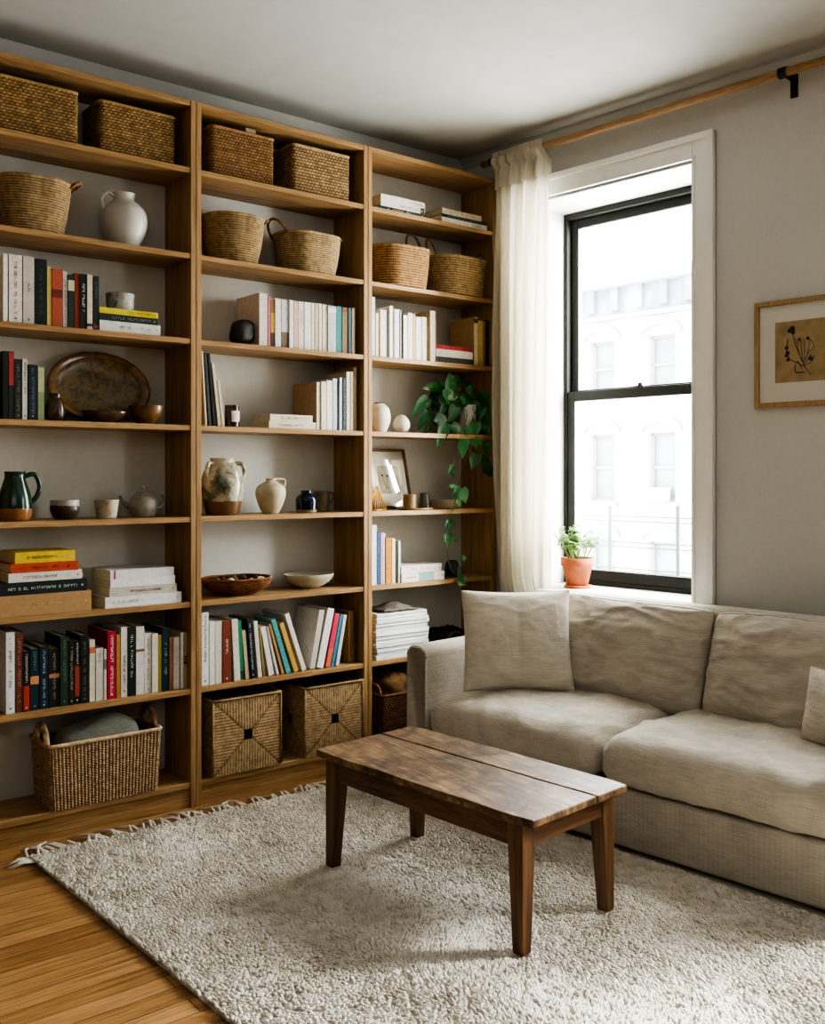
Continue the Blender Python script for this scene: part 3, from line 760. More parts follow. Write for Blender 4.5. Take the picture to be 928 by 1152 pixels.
def rect_basket(crop, shelf, label, x0, x1, xt, yt, Yf, dp, kind, cell, m, amp=.006, rot=0, taper=0, group=GB, rim=.005):
    xa, xb = px_box(crop, x0, x1, Yf); z0 = SH[shelf] + .001; zt = XZ(crop, xt, yt, Yf)[1]
    hx, hy = (xb - xa) / 2, dp / 2; h = zt - z0 - rim
    nu = int((4 * hx + 4 * hy) / cell[0]); nu += nu % 2; nv = max(4, int(h / cell[1]))
    return basket('basket', label, (xa + xb) / 2, Yf + hy, z0, (hx - taper, hy - taper), (hx, hy), h, .018, kind, nu, nv, amp, m, rim, rot, group)
def round_basket(crop, shelf, label, x0, x1, bx0, bx1, yt, kind, cell, m, Yc=D + .125, sq=1.0, amp=.004, rim=.005, belly=.12, group=GB):
    xa, xb = px_box(crop, x0, x1, Yc); ba, bb_ = px_box(crop, bx0, bx1, Yc)
    foreshort = .93
    rt = (xb - xa) / 2 * foreshort; rb = (bb_ - ba) / 2 * foreshort
    cxx = (xa + xb) / 2; z0 = SH[shelf] + .001; zt = XZ(crop, (x0 + x1) / 2, yt, Yc - rt * .6)[1]
    for ua, ub in units:
        if ua < cxx < ub: cxx = min(cxx, ub - TH - rt - .008)
    ry = min(rt * sq, .118); rby = min(rb * sq, .1)
    h = zt - z0 - rim
    nu = int(2 * math.pi * rt / cell[0]); nu += nu % 2; nv = int(h / cell[1])
    return basket('basket', label, cxx, min(Yc, YB - .012 - ry), z0, (rb, rby), (rt, ry), h, (min(rb, rby) , min(rt, ry)), kind, nu, nv, amp, m, rim, 0, group, belly=belly), (cxx, rt, ry, h, z0)
# top row boxes
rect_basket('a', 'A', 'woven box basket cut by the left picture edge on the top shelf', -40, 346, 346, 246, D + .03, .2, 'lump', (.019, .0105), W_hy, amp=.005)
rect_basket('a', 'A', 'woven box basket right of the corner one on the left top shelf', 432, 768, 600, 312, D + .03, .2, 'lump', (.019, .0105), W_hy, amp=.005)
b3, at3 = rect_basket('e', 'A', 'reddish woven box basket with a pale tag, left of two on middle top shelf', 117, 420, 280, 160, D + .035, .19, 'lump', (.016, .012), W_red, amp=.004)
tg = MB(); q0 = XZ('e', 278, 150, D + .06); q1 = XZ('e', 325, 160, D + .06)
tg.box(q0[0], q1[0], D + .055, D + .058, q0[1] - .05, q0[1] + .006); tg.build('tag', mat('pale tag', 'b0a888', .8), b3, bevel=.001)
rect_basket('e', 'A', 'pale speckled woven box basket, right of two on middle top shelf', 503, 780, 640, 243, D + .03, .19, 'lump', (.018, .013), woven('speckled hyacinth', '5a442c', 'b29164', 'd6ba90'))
# round baskets of the second row
(rb1, at1), g1 = round_basket('a', 'B', 'coiled straw basket with one visible handle, left of the grey jug', -58, 316, -10, 282, 608, 'coil', (.0085, .0092), W_sea)
handle(rb1, at1(.2, .97), at1(.29, .97), .03, .008, W_dark, Vector((.04, 0, 0)))
(rb2, at2), g2 = round_basket('e', 'B', 'deep coiled straw basket, left of two on the middle second shelf', 66, 362, 105, 328, 546, 'coil', (.0085, .0092), W_sea)
handle(rb2, at2(.21, .98), at2(.29, .98), .02, .006, W_dark, Vector((.03, 0, 0)))
handle(rb2, at2(.66, .98), at2(.76, .98), .035, .006, W_dark, Vector((-.006, 0, 0)))
(rb3, at3), g3 = round_basket('e', 'B', 'coiled straw basket with a long raised handle, right of two on middle second shelf', 414, 720, 440, 690, 632, 'coil', (.0085, .0092), W_sea2)
handle(rb3, at3(.7, .93), at3(.87, .98), .062, .0065, W_dark, Vector((-.055, -.01, 0)))
handle(rb3, at3(.21, .98), at3(.28, .98), .006, .005, W_dark, Vector((.012, 0, 0)))
(rb4, at4), g4 = round_basket('i', 'B', 'woven basket with arched cane handle, left of two on the right bookcase', 74, 412, 92, 388, 640, 'braid', (.012, .011), woven('tan braid', '5c4226', 'a47d4e', 'c8a270'), sq=.7, Yc=D + .095)
def iy(x, y, Y): return onY(*cp('i', x, y), Y)
handle(rb4, iy(300, 668, D + .13), iy(378, 680, D + .13), iy(340, 588, D + .13).z - iy(340, 672, D + .13).z, .006, W_dark, Vector((-.02, 0, 0)))
(rb5, at5), g5 = round_basket('i', 'B', 'woven basket with two cane handles, right of two on the right bookcase', 420, 746, 440, 734, 705, 'braid', (.012, .011), W_sea, sq=.7, Yc=D + .095)
handle(rb5, iy(424, 712, D + .1), iy(470, 715, D + .055), iy(420, 607, D + .08).z - iy(440, 705, D + .08).z, .0055, W_dark, Vector((-.03, 0, 0)))
handle(rb5, at5(.24, .97), at5(.34, .97), .06, .005, W_dark, Vector((.0, 0, 0)))
# big basket with a blanket
Yf = D - .012
xa, xb = px_box('d', 212, 711, Yf); z0 = SH['H'] + .001
zt = XZ('d', 460, 538, Yf)[1]; hx = (xb - xa) / 2; dp = .235; hy = dp / 2; h = zt - z0 - .006
nu = 96; nv = 25
BB, atB = basket('basket', 'large chunky seagrass basket holding a grey blanket on the bottom shelf', (xa + xb) / 2, Yf + hy, z0, (hx - .012, hy - .006), (hx, hy), h, .02, 'chunky', nu, nv, .008, W_big, .008, 0, GB, res=(4, 4))
handle(BB, Vector((xa + .012, Yf + .06, zt - .02)), Vector((xa + .012, Yf + .18, zt - .02)), .075, .012, W_big)
handle(BB, Vector((xb - .012, Yf + .06, zt - .02)), Vector((xb - .012, Yf + .18, zt - .02)), .085, .012, W_dark)
M_blank = linen('grey wool blanket', '85857c', 1.0, .6)
bl = thing('blanket', 'folded grey wool blanket inside the large seagrass basket', 'blanket', ((xa + xb) / 2, Yf + hy, z0 + .12))
def blk(u, v):
    a = 2 * math.pi * u; cu, su = math.cos(a), math.sin(a); ph = math.pi * (v - .5)
    ex = .45
    cc = math.copysign(abs(math.cos(ph)) ** ex, math.cos(ph)); sz = math.copysign(abs(math.sin(ph)) ** ex, math.sin(ph))
    x = math.copysign(abs(cu) ** ex, cu) * cc * (hx - .062); y = math.copysign(abs(su) ** ex, su) * cc * (hy - .045)
    zz = z0 + h * .57 + sz * (h * (.66 if sz > 0 else .44)) + .02 * (x / hx) + (.012 * math.sin(x * 26 + 1) + .01 * noise.noise(Vector((x * 9, y * 12, 0)))) * max(0, sz)
    return Vector(((xa + xb) / 2 + x, Yf + hy + y, zz)), .5
MB().grid(blk, 64, 24, wrap=True).build('folds', M_blank, bl, smooth=True)

# twine wrapped cube baskets
def twine_basket(label, x0, x1, ytl, ytr, shelf, Yf, dp, hole_col):
    xa, xb = px_box('h', x0, x1, Yf); z0 = SH[shelf] + .001
    zt = (XZ('h', x0, ytl, Yf)[1] + XZ('h', x1, ytr, Yf)[1]) / 2
    hx = (xb - xa) / 2; h = zt - z0; cxx = (xa + xb) / 2
    B = thing('basket', label, 'basket', (cxx, Yf + dp / 2, z0), GB)
    N = 25; res = 5 * N
    def face(org, du, dv, nrm, holed):
        vs, fs, at = [], [], []
        n = res
        idx = {}
        for j in range(n + 1):
            for i in range(n + 1):
                u, v = 2 * i / n - 1, 2 * j / n - 1
                if abs(u) > abs(v): s = abs(math.sin(math.pi * (v + 1) / 2 * N)); k2 = u
                else: s = abs(math.sin(math.pi * (u + 1) / 2 * N)); k2 = v
                s = (.45 + .55 * s ** .7) * (.8 + .2 * abs(math.sin(k2 * 42 + math.floor((v + 1) / 2 * N if abs(u) > abs(v) else (u + 1) / 2 * N) * 1.7)))
                ed = min(1, abs(abs(u) - abs(v)) * 14); s *= .35 + .65 * ed
                lift = .010 * (1 - max(abs(u), abs(v))) 
                p = org + du * (u + 1) / 2 + dv * (v + 1) / 2 + nrm * (s * .0035 - .004 + lift * .6)
                idx[i, j] = len(vs); vs.append(p); at.append(s)
        for j in range(n):
            for i in range(n):
                u, v = 2 * (i + .5) / n - 1, 2 * (j + .5) / n - 1
                if holed and abs(u) < .115 and abs(v) < .13: continue
                fs.append((idx[i, j], idx[i + 1, j], idx[i + 1, j + 1], idx[i, j + 1]))
        return vs, fs, at
    m = MB()
    X, Y, Zv = Vector((2 * hx, 0, 0)), Vector((0, dp, 0)), Vector((0, 0, h))
    m.add(*face(Vector((xa, Yf, z0)), X, Zv, Vector((0, -1, 0)), True))
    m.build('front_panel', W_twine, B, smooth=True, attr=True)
    m = MB(); m.add(*face(Vector((xa, Yf + dp, z0)), -Y, Zv, Vector((-1, 0, 0)), True)); m.build('side_panel', W_twine, B, smooth=True, attr=True)
    m = MB(); m.add(*face(Vector((xb, Yf, z0)), Y, Zv, Vector((1, 0, 0)), True)); m.build('side_panel', W_twine, B, smooth=True, attr=True)
    m = MB(); m.box(xa + .004, xb - .004, Yf + dp - .012, Yf + dp, z0, zt); m.box(xa + .004, xb - .004, Yf + .012, Yf + dp, z0, z0 + .01); m.build('back_panel', W_twine, B, attr=True)
    rm = MB()
    pts = [Vector((xa, Yf, zt)), Vector((xb, Yf, zt)), Vector((xb, Yf + dp, zt)), Vector((xa, Yf + dp, zt))]
    for q in range(4): rm.tube([pts[q].lerp(pts[(q + 1) % 4], t / 8) for t in range(9)], .006, 8)
    for q in range(4): rm.tube([pts[q], pts[q] - Vector((0, 0, h - .004))], .005, 8)
    rm.a = [.6] * len(rm.v); rm.build('rim', W_twine, B, smooth=True, attr=True)
    st = thing('folded_cloth', ('dark' if hole_col[0] == '1' else 'grey-blue') + ' cloth folded inside the ' + ('left' if x0 < 300 else 'right') + ' twine basket', 'cloth', (cxx, Yf + dp / 2, z0 + .02))
    def cl(u, v):
        a = 2 * math.pi * u; ph = math.pi * (v - .5); e = .4
        f = lambda t: math.copysign(abs(t) ** e, t)
        x = f(math.cos(a)) * f(math.cos(ph)) * (hx - .045); y = f(math.sin(a)) * f(math.cos(ph)) * (dp / 2 - .05)
        return Vector((cxx + x, Yf + dp / 2 + y, z0 + .03 + (h * .4) * (1 + f(math.sin(ph))) + .012 * noise.noise(Vector((x * 20, y * 20, 1))))), .5
    MB().grid(cl, 48, 20, wrap=True).build('folds', linen('stored cloth ' + hole_col, hole_col, 1, .6), st, smooth=True)
    return B, (xa, xb, zt)
tb1, e1 = twine_basket('twine-wrapped cube basket with a dark square hole, left of two', 125, 447, 505, 458, 'H', D - .006, .235, '1c2024')
tb2, e2 = twine_basket('twine-wrapped cube basket with a grey-blue square hole, right of two behind the table', 562, 836, 445, 400, 'H', D - .002, .235, '44566a')
for tb, e in ((tb1, e1), (tb2, e2)):
    handle(tb, (e[1] - .05, D + .1, e[2]), (e[1] - .01, D + .16, e[2]), .022, .005, W_twine)
# basket with brown throw behind the sofa arm
Yf = D - .004
xa, xb = px_box('l', 160, 405, Yf); z0 = SH['H'] + .001; zt = XZ('l', 165, 733, Yf)[1]
hx = (xb - xa) / 2; hy = .115; h = zt - z0 - .006
B6, at6 = basket('basket', 'brown woven basket half hidden by the sofa arm, holding a brown throw', (xa + xb) / 2, Yf + hy, z0, (hx - .006, hy - .004), (hx, hy), h, .014, 'lump', 52, 20, .006, W_dark, .006, 0, GB)
handle(B6, (xa + .008, Yf + .03, zt - .01), (xa + .008, Yf + .14, zt - .01), .05, .005, W_red)
th_ = thing('throw', 'dark brown fluffy throw heaped in the basket behind the sofa arm', 'throw', ((xa + xb) / 2, Yf + hy, zt - .06))
def tw(u, v):
    a = 2 * math.pi * u; ph = math.pi * (v - .5)
    d = Vector((math.cos(a) * math.cos(ph), math.sin(a) * math.cos(ph), math.sin(ph)))
    k = 1 + .12 * noise.noise(d * 2.3) + .05 * noise.noise(d * 9)
    return Vector(((xa + xb) / 2 + d.x * (hx - .03) * k, Yf + hy + d.y * (hy - .03) * k, zt + .005 + d.z * .085 * k)), .5
M_throw = mat('brown fleece', '6e5238', .95, .35, 18, .4, .1)
MB().grid(tw, 48, 24, wrap=True).build('fleece', M_throw, th_, smooth=True)

# ------------------------------------------------------------------ pottery and small things
def place(crop, cx, y, Yc, shelf):
    """centre x on the shelf, z of the top"""
    x, z = XZ(crop, cx, y, Yc); return x, z
def pxr(crop, w, x, Yc): return w / CR[crop][2] * depth(x, Yc) / FPX
def smoothprof(pts, n=6):
    """Catmull-Rom through (r, z) points"""
    out = []; P = [pts[0]] + list(pts) + [pts[-1]]
    for i in range(1, len(P) - 2):
        for k in range(n):
            t = k / n
            q = []
            for d in (0, 1):
                p0, p1, p2, p3 = P[i - 1][d], P[i][d], P[i + 1][d], P[i + 2][d]
                q.append(.5 * (2 * p1 + (p2 - p0) * t + (2 * p0 - 5 * p1 + 4 * p2 - p3) * t * t + (3 * p1 - p0 - 3 * p2 + p3) * t ** 3))
            out.append((max(q[0], 0), max(q[1], pts[0][1])))
    out.append(pts[-1]); return out
def vessel(name, label, cat, crop, xl, xr, yt, shelf, prof, m, Yc=D + .11, zbase=None, inner=.004, hfix=None, sy=1.0, group=None):
    """prof: fractions (r of half width, z of height) for the outer wall, bottom to rim; an inner wall is added"""
    x, zt = XZ(crop, (xl + xr) / 2, yt, Yc); z0 = (SH[shelf] if zbase is None else zbase) + .0006
    R = pxr(crop, xr - xl, x, Yc) / 2; H = hfix or (zt - z0)
    V = thing(name, label, cat, (x, Yc, z0), group)
    outer = smoothprof([(a * R, b * H) for a, b in prof])
    inn = [(max(.001, a - inner), max(b, inner)) for a, b in reversed(outer)]
    inn[0] = (inn[0][0], outer[-1][1])
    full = [(0.0001, 0)] + outer + inn + [(.0001, inner + .001)]
    MB().lathe(full, (x, Yc, z0), 48, 1, sy, caps=False).build('body', m, V, smooth=True)
    return V, x, z0, R, H
def loop(V, pts, r, m, name='handle', n=20):
    P = [Vector(p) for p in pts]; Q = [P[0]] + P + [P[-1]]; out = []
    for i in range(1, len(Q) - 2):
        for k in range(6):
            t = k / 6; out.append(.5 * (2 * Q[i] + (Q[i + 1] - Q[i - 1]) * t + (2 * Q[i - 1] - 5 * Q[i] + 4 * Q[i + 1] - Q[i + 2]) * t * t + (3 * Q[i] - Q[i - 1] - 3 * Q[i + 1] + Q[i + 2]) * t ** 3))
    out.append(P[-1])
    return MB().tube(out, r, 8).build(name, m, V, smooth=True)
CUPP = [(.8, 0), (.92, .06), (.97, .5), (1, 1)]
BOWLP = [(.42, 0), (.5, .03), (.8, .4), (.95, .75), (1, 1)]
# left bookcase
g_jug = glaze('pale grey stoneware', [(.3, 'a9a69c'), (.7, 'bdbab0')], 10, .35)
V, x, z0, R, H = vessel('jug', 'pale grey round-bellied jug with a small loop handle on the left bookcase', 'jug', 'a', 440, 638, 690, 'B',
    [(.5, 0), (.58, .02), (.9, .28), (1, .48), (.92, .68), (.62, .82), (.46, .86), (.44, .92), (.5, 1)], g_jug)
loop(V, [(x - R * .44, D + .11, z0 + H * .93), (x - R * .75, D + .11, z0 + H * .97), (x - R * 1.0, D + .11, z0 + H * .84), (x - R * .9, D + .11, z0 + H * .66)], .007, g_jug)
g_stone = glaze('speckled stone glaze', [(.35, '8f8b84'), (.5, 'aaa69c'), (.68, '4a443e')], 45, .5)
vessel('cup', 'speckled grey stone cup on top of the yellow book', 'cup', 'b', 463, 583, 236, 'C', CUPP, g_stone, zbase=Z_CUPSTACK, Yc=D + .1)
# oval platter leaning on the back panel
pl_m = glaze('brown green slip glaze', [(.3, '2c2416'), (.45, '564426'), (.56, '7c6238'), (.66, '5a4c2c'), (.78, '332a1a')], 26, .3)
rim_m = glaze('brown rim glaze', [(.3, '4a3018'), (.6, '80592e')], 14, .22)
Yp = D + .175
xl, zm_ = XZ('b', 205, 640, Yp); xr, _ = XZ('b', 650, 640, Yp); ztop = XZ('b', 425, 488, Yp)[1]
zb0 = SH['D'] + .002; cxp = (xl + xr) / 2; A_ = (xr - xl) / 2; tl = math.radians(14); B_ = (ztop - zb0) / 2 / math.cos(tl)
PLT = thing('platter', 'large oval brown glazed platter leaning upright on the left bookcase', 'platter', (cxp, Yp, zb0))
Mp = Matrix.Translation((cxp, Yp + .005, zb0 + B_ * math.cos(tl) + .002)) @ Matrix.Rotation(math.pi / 2 - tl, 4, 'X')
def plat(prof, m, nm):
    vs, fs, seg = [], [], 64
    for r, zz in prof:
        for k in range(seg):
            a = 2 * math.pi * k / seg; vs.append(Mp @ Vector((r * A_ * math.cos(a), r * B_ * math.sin(a), zz)))
    for i in range(len(prof) - 1): fs += [(i * seg + k, i * seg + (k + 1) % seg, (i + 1) * seg + (k + 1) % seg, (i + 1) * seg + k) for k in range(seg)]
    return MB().add(vs, fs).build(nm, m, PLT, smooth=True)
plat([(.001, -.008), (.4, -.008), (.72, -.007), (.8, .0), (.84, .008)], pl_m, 'well')
plat([(.84, .008), (.9, .012), (.97, .014), (1, .012), (.995, .006), (.85, -.004), (.7, -.014), (.001, -.015)], rim_m, 'rim')
dk = glaze('dark brown glaze', [(.3, '2a1a10'), (.65, '5a3c22')], 12, .25)
V, x, z0, R, H = vessel('jug', 'small dark brown jug standing in front of the platter, beside the books', 'jug', 'b', 197, 282, 668, 'D', [(.75, 0), (.95, .15), (1, .4), (.8, .7), (.55, .85), (.6, 1)], dk, Yc=D + .1)
vessel('dish', 'shallow brown glazed dish in front of the oval platter', 'dish', 'b', 355, 560, 745, 'D', BOWLP, dk, Yc=D + .075, sy=.6)
vessel('bowl', 'small brown bowl right of the oval platter', 'bowl', 'b', 562, 712, 722, 'D', BOWLP, glaze('amber brown glaze', [(.3, '4a321c'), (.65, '7a5a34')], 14, .25), Yc=D + .072)
gr = glaze('green glaze over bare clay', [(.3, '12281e'), (.6, '20402e'), (.75, '33543e')], 9, .2, .045, '8a5c38')
V, x, z0, R, H = vessel('jug', 'dark green glazed jug with bare clay foot at the left edge', 'jug', 'c', -8, 137, 195, 'E', [(.78, 0), (.9, .04), (1, .25), (.92, .5), (.7, .75), (.58, .9), (.62, 1)], gr, Yc=D + .1)
loop(V, [(x + R * .58, D + .1, z0 + H * .9), (x + R * 1.15, D + .1, z0 + H * .94), (x + R * 1.45, D + .1, z0 + H * .72), (x + R * 1.3, D + .1, z0 + H * .5), (x + R * .95, D + .1, z0 + H * .36)], .009, gr)
vessel('bowl', 'two-tone bowl with cream top and brown base beside the green jug', 'bowl', 'c', 220, 343, 318, 'E', [(.55, 0), (.75, .1), (.97, .4), (1, .65), (.97, 1)], glaze('cream over dark clay', [(.3, '8c887a'), (.7, 'a8a494')], 14, .4, .052, '3a291e'), Yc=D + .1)
vessel('cup', 'straight beige cup between the two-tone bowl and the teapot', 'cup', 'c', 413, 516, 317, 'E', [(.72, 0), (.8, .05), (.9, .5), (1, 1)], glaze('beige brushed glaze', [(.35, '8a7a60'), (.5, 'b3a88f'), (.7, 'a39a84')], 16, .5), Yc=D + .1)
g_tp = glaze('grey speckled teapot glaze', [(.3, '75705f'), (.55, '99958a'), (.75, '8a867a')], 18, .3)
V, x, z0, R, H = vessel('teapot', 'grey speckled teapot with knob lid and ring handle', 'teapot', 'c', 560, 686, 288, 'E', [(.6, 0), (.75, .04), (1, .42), (.9, .75), (.6, .95), (.42, 1)], g_tp, Yc=D + .11)
MB().lathe(smoothprof([(R * .46, H * .98), (R * .44, H * 1.04), (R * .2, H * 1.1), (R * .1, H * 1.13), (R * .15, H * 1.2), (R * .1, H * 1.27), (.0005, H * 1.28)]), (x, D + .11, z0), 32, caps=False).build('lid', g_tp, V, smooth=True)
loop(V, [(x + R * .85, D + .11, z0 + H * .85), (x + R * 1.25, D + .11, z0 + H * .95), (x + R * 1.52, D + .11, z0 + H * .72), (x + R * 1.3, D + .11, z0 + H * .42), (x + R * .95, D + .11, z0 + H * .35)], .006, g_tp)
MB().tube([(x - R * .8, D + .14, z0 + H * .45), (x - R * 1.0, D + .17, z0 + H * .6), (x - R * 1.1, D + .19, z0 + H * .85)], [.014, .01, .007], 12).build('spout', g_tp, V, smooth=True)
# middle bookcase
st = thing('stone', 'rounded black stone holding up the middle bookcase row', 'stone', (XZ('f', 285, 300, D + .08)[0], D + .08, SH['C']))
xs, zs_ = XZ('f', 284, 212, D + .08); xs -= .021; hs = zs_ - SH['C'] - .001; rs = pxr('f', 108, xs, D + .08) / 2
def stn(u, v):
    a = 2 * math.pi * u; ph = math.pi * (v - .5); e = .7
    f = lambda t: math.copysign(abs(t) ** e, t)
    k = 1 + .08 * noise.noise(Vector((math.cos(a) * 2, math.sin(a) * 2, ph * 2)))
    return Vector((xs + f(math.cos(a)) * f(math.cos(ph)) * rs * k + .02 * (v - .5), D + .08 + f(math.sin(a)) * f(math.cos(ph)) * .045 * k, SH['C'] + .001 + hs * .5 * (1 + f(math.sin(ph))))), .5
MB().grid(stn, 40, 20, wrap=True).build('rock', glaze('black basalt', [(.35, '15110f'), (.6, '2c241e'), (.8, '4a4038')], 9, .5), st, smooth=True)
am = glaze('amber brown jar', [(.3, '24110a'), (.7, '3c1c10')], 10, .15)
V, x, z0, R, H = vessel('jar', 'amber brown jar with a white label on the middle bookcase', 'jar', 'f', 180, 249, 616, 'D', [(.92, 0), (1, .04), (1, .8), (.94, .84), (.98, .86), (.98, 1)], am, Yc=D + .08)
lb = MB(); 
for k in range(16):
    a0, a1 = (-2.1 + 1.55 * k / 16), (-2.1 + 1.55 * (k + 1) / 16)
    q = [(a0, .24), (a1, .24), (a1, .74), (a0, .74)]
    lb.add([(x + math.cos(a) * (R + .0008), D + .08 + math.sin(a) * (R + .0008), z0 + H * hh) for a, hh in q], [(0, 1, 2, 3)])
lb.build('jar_label', mat('paper label', 'cfcac0', .8), V, smooth=True)
big = glaze('mottled cream green glaze', [(.34, '30382c'), (.44, '6e6e58'), (.52, 'b4ac96'), (.62, 'c0b8a2'), (.7, '857c62')], 9, .25, .058, '6b4c30', bump=.08)
V, x, z0, R, H = vessel('vase', 'large mottled cream and green vase with shoulder handles', 'vase', 'g', 70, 270, 107, 'E', [(.72, 0), (.78, .03), (.92, .25), (1, .5), (.96, .68), (.8, .82), (.62, .9), (.56, .94), (.6, 1)], big, Yc=D + .115)
for sgn in (-1, 1):
    loop(V, [(x + sgn * R * .58, D + .1, z0 + H * .9), (x + sgn * R * .85, D + .09, z0 + H * .9), (x + sgn * R * .98, D + .085, z0 + H * .78), (x + sgn * R * .93, D + .09, z0 + H * .66)], .009, big)
crm = glaze('matte cream clay', [(.3, 'a8997e'), (.6, 'c2b496'), (.8, 'b0a284')], 12, .6)
V, x, z0, R, H = vessel('jug', 'cream clay jug with narrow neck and thin handle', 'jug', 'g', 326, 470, 203, 'E', [(.48, 0), (.55, .02), (.85, .3), (1, .58), (.85, .78), (.4, .9), (.28, .94), (.34, 1)], crm, Yc=D + .1)
loop(V, [(x + R * .3, D + .1, z0 + H * .96), (x + R * .7, D + .1, z0 + H * .98), (x + R * 1.1, D + .1, z0 + H * .93), (x + R * 1.0, D + .1, z0 + H * .72)], .005, crm)
blu = glaze('dark blue glaze', [(.3, '0c1424'), (.6, '16243c'), (.8, '2c3c54')], 9, .12, .014, '8a7a5c')
vessel('jar', 'small dark blue glazed jar with bare clay foot', 'jar', 'g', 517, 619, 260, 'E', [(.85, 0), (.95, .05), (1, .4), (.96, .65), (.6, .84), (.48, .88), (.5, 1)], blu, Yc=D + .075)
mg = glaze('olive brown mug glaze', [(.3, '4c4432'), (.55, '7a6e50'), (.75, '8f8668')], 14, .3)
V, x, z0, R, H = vessel('mug', 'olive brown mug behind the dark blue jar', 'mug', 'g', 600, 678, 262, 'E', [(.8, 0), (.9, .1), (1, .5), (1, 1)], mg, Yc=D + .16)
loop(V, [(x + R * .95, D + .16, z0 + H * .9), (x + R * 1.5, D + .16, z0 + H * .92), (x + R * 1.75, D + .16, z0 + H * .7), (x + R * 1.4, D + .16, z0 + H * .45), (x + R * .95, D + .16, z0 + H * .42)], .0045, mg)
# woven bowl and white bowl
xw, zw = XZ('g', 238, 664, D + .12); Rw = min(pxr('g', 335, xw, D + .12) / 2, .2)
WB, atW = basket('woven_bowl', 'reddish coiled bowl of dried pods and pale stones', xw, D + .122, SH['F'] + .001, (Rw * .5, .06), (Rw, .118), zw - SH['F'] - .012, (.06, .118), 'coil', 150, 10, .004, woven('russet coil', '3c1e0e', '84502a', 'b07a48'), .006, 0, None, belly=.25, cat='bowl')
pb = [('pale', 'cfc6c0'), ('dark', '2a221e'), ('brown', '5c4030')]
R_ = random.Random(3)
spots = []
for k in range(5): spots.append((xw - Rw * .72 + k * .046, D + .062 - .004 * k))
while len(spots) < 12:
    a = R_.uniform(0, 6.28); q = math.sqrt(R_.uniform(0, .6)); p_ = (xw + math.cos(a) * q * Rw * .85, D + .122 + math.sin(a) * q * .085)
    if all(math.hypot(p_[0] - o[0], p_[1] - o[1]) > .043 for o in spots): spots.append(p_)
    elif R_.random() < .002: break
for k, (px_, py_) in enumerate(spots):
    r_ = R_.uniform(.0125, .0155)
    c_ = pb[0] if k in (1, 3, 4) else pb[1 + k % 2]
    pz = zw - .018 + R_.uniform(-.004, .008)
    o = thing('pebble' if c_[0] == 'pale' else 'seed_pod', '%s in the reddish coiled bowl' % ({'pale': 'pale pinkish stone', 'dark': 'dark dried pod', 'brown': 'brown dried pod'}[c_[0]]), 'stone' if c_[0] == 'pale' else 'seed pod', (px_, py_, pz - r_), 'stones and pods in the coiled bowl, ' + c_[0])
    def peb(u, v, px_=px_, py_=py_, pz=pz, r_=r_, k=k):
        a = 2 * math.pi * u; ph = math.pi * (v - .5); d = Vector((math.cos(a) * math.cos(ph), math.sin(a) * math.cos(ph), math.sin(ph)))
        n_ = 1 + .25 * noise.noise(d * 1.5 + Vector((k, 0, 0)))
        return Vector((px_ + d.x * r_ * 1.25 * n_, py_ + d.y * r_ * n_, pz + d.z * r_ * .8 * n_)), .5
    MB().grid(peb, 16, 8, wrap=True).build('shell', mat('pod ' + c_[1], c_[1], .7, .2, 60, .2), o, smooth=True)
vessel('bowl', 'wide off-white ceramic bowl right of the coiled bowl', 'bowl', 'g', 455, 706, 655, 'F', [(.3, 0), (.38, .03), (.7, .3), (.93, .7), (1, 1)], glaze('off-white bowl glaze', [(.3, 'a9a38c'), (.7, 'bfb9a2')], 10, .4), Yc=D + .12, sy=.8)
# right bookcase
wv_ = glaze('white clay with rust flecks', [(.3, 'bfae98'), (.55, 'd8cfc0'), (.72, 'cbb89c')], 10, .55)
V, x, z0, R, H = vessel('vase', 'round white clay vase with dark rim beside the white egg', 'vase', 'j', 68, 203, 690, 'D', [(.5, 0), (.62, .03), (.95, .35), (1, .55), (.85, .82), (.5, .97), (.42, 1)], wv_, Yc=D + .09)
MB().lathe([(R * .44, H * .985), (R * .46, H * 1.01), (R * .4, H * 1.03), (R * .36, H * 1.0)], (x, D + .09, z0), 32, caps=False).build('rim', mat('dark rim', '4a2e22', .6), V, smooth=True)
x, zt = XZ('j', 266, 757, D + .085); z0 = SH['D'] + .0006; R = pxr('j', 97, x, D + .085) / 2; H = zt - z0
eg = thing('egg', 'white egg-shaped ornament beside the round clay vase', 'ornament', (x, D + .085, z0))
MB().lathe([(max(.0001, R * math.sin(math.pi * t / 24) * (1 + .1 * math.cos(math.pi * t / 24))), H * (1 - math.cos(math.pi * t / 24)) / 2) for t in range(25)], (x, D + .085, z0), 40, caps=False).build('shell', wv_, eg, smooth=True)
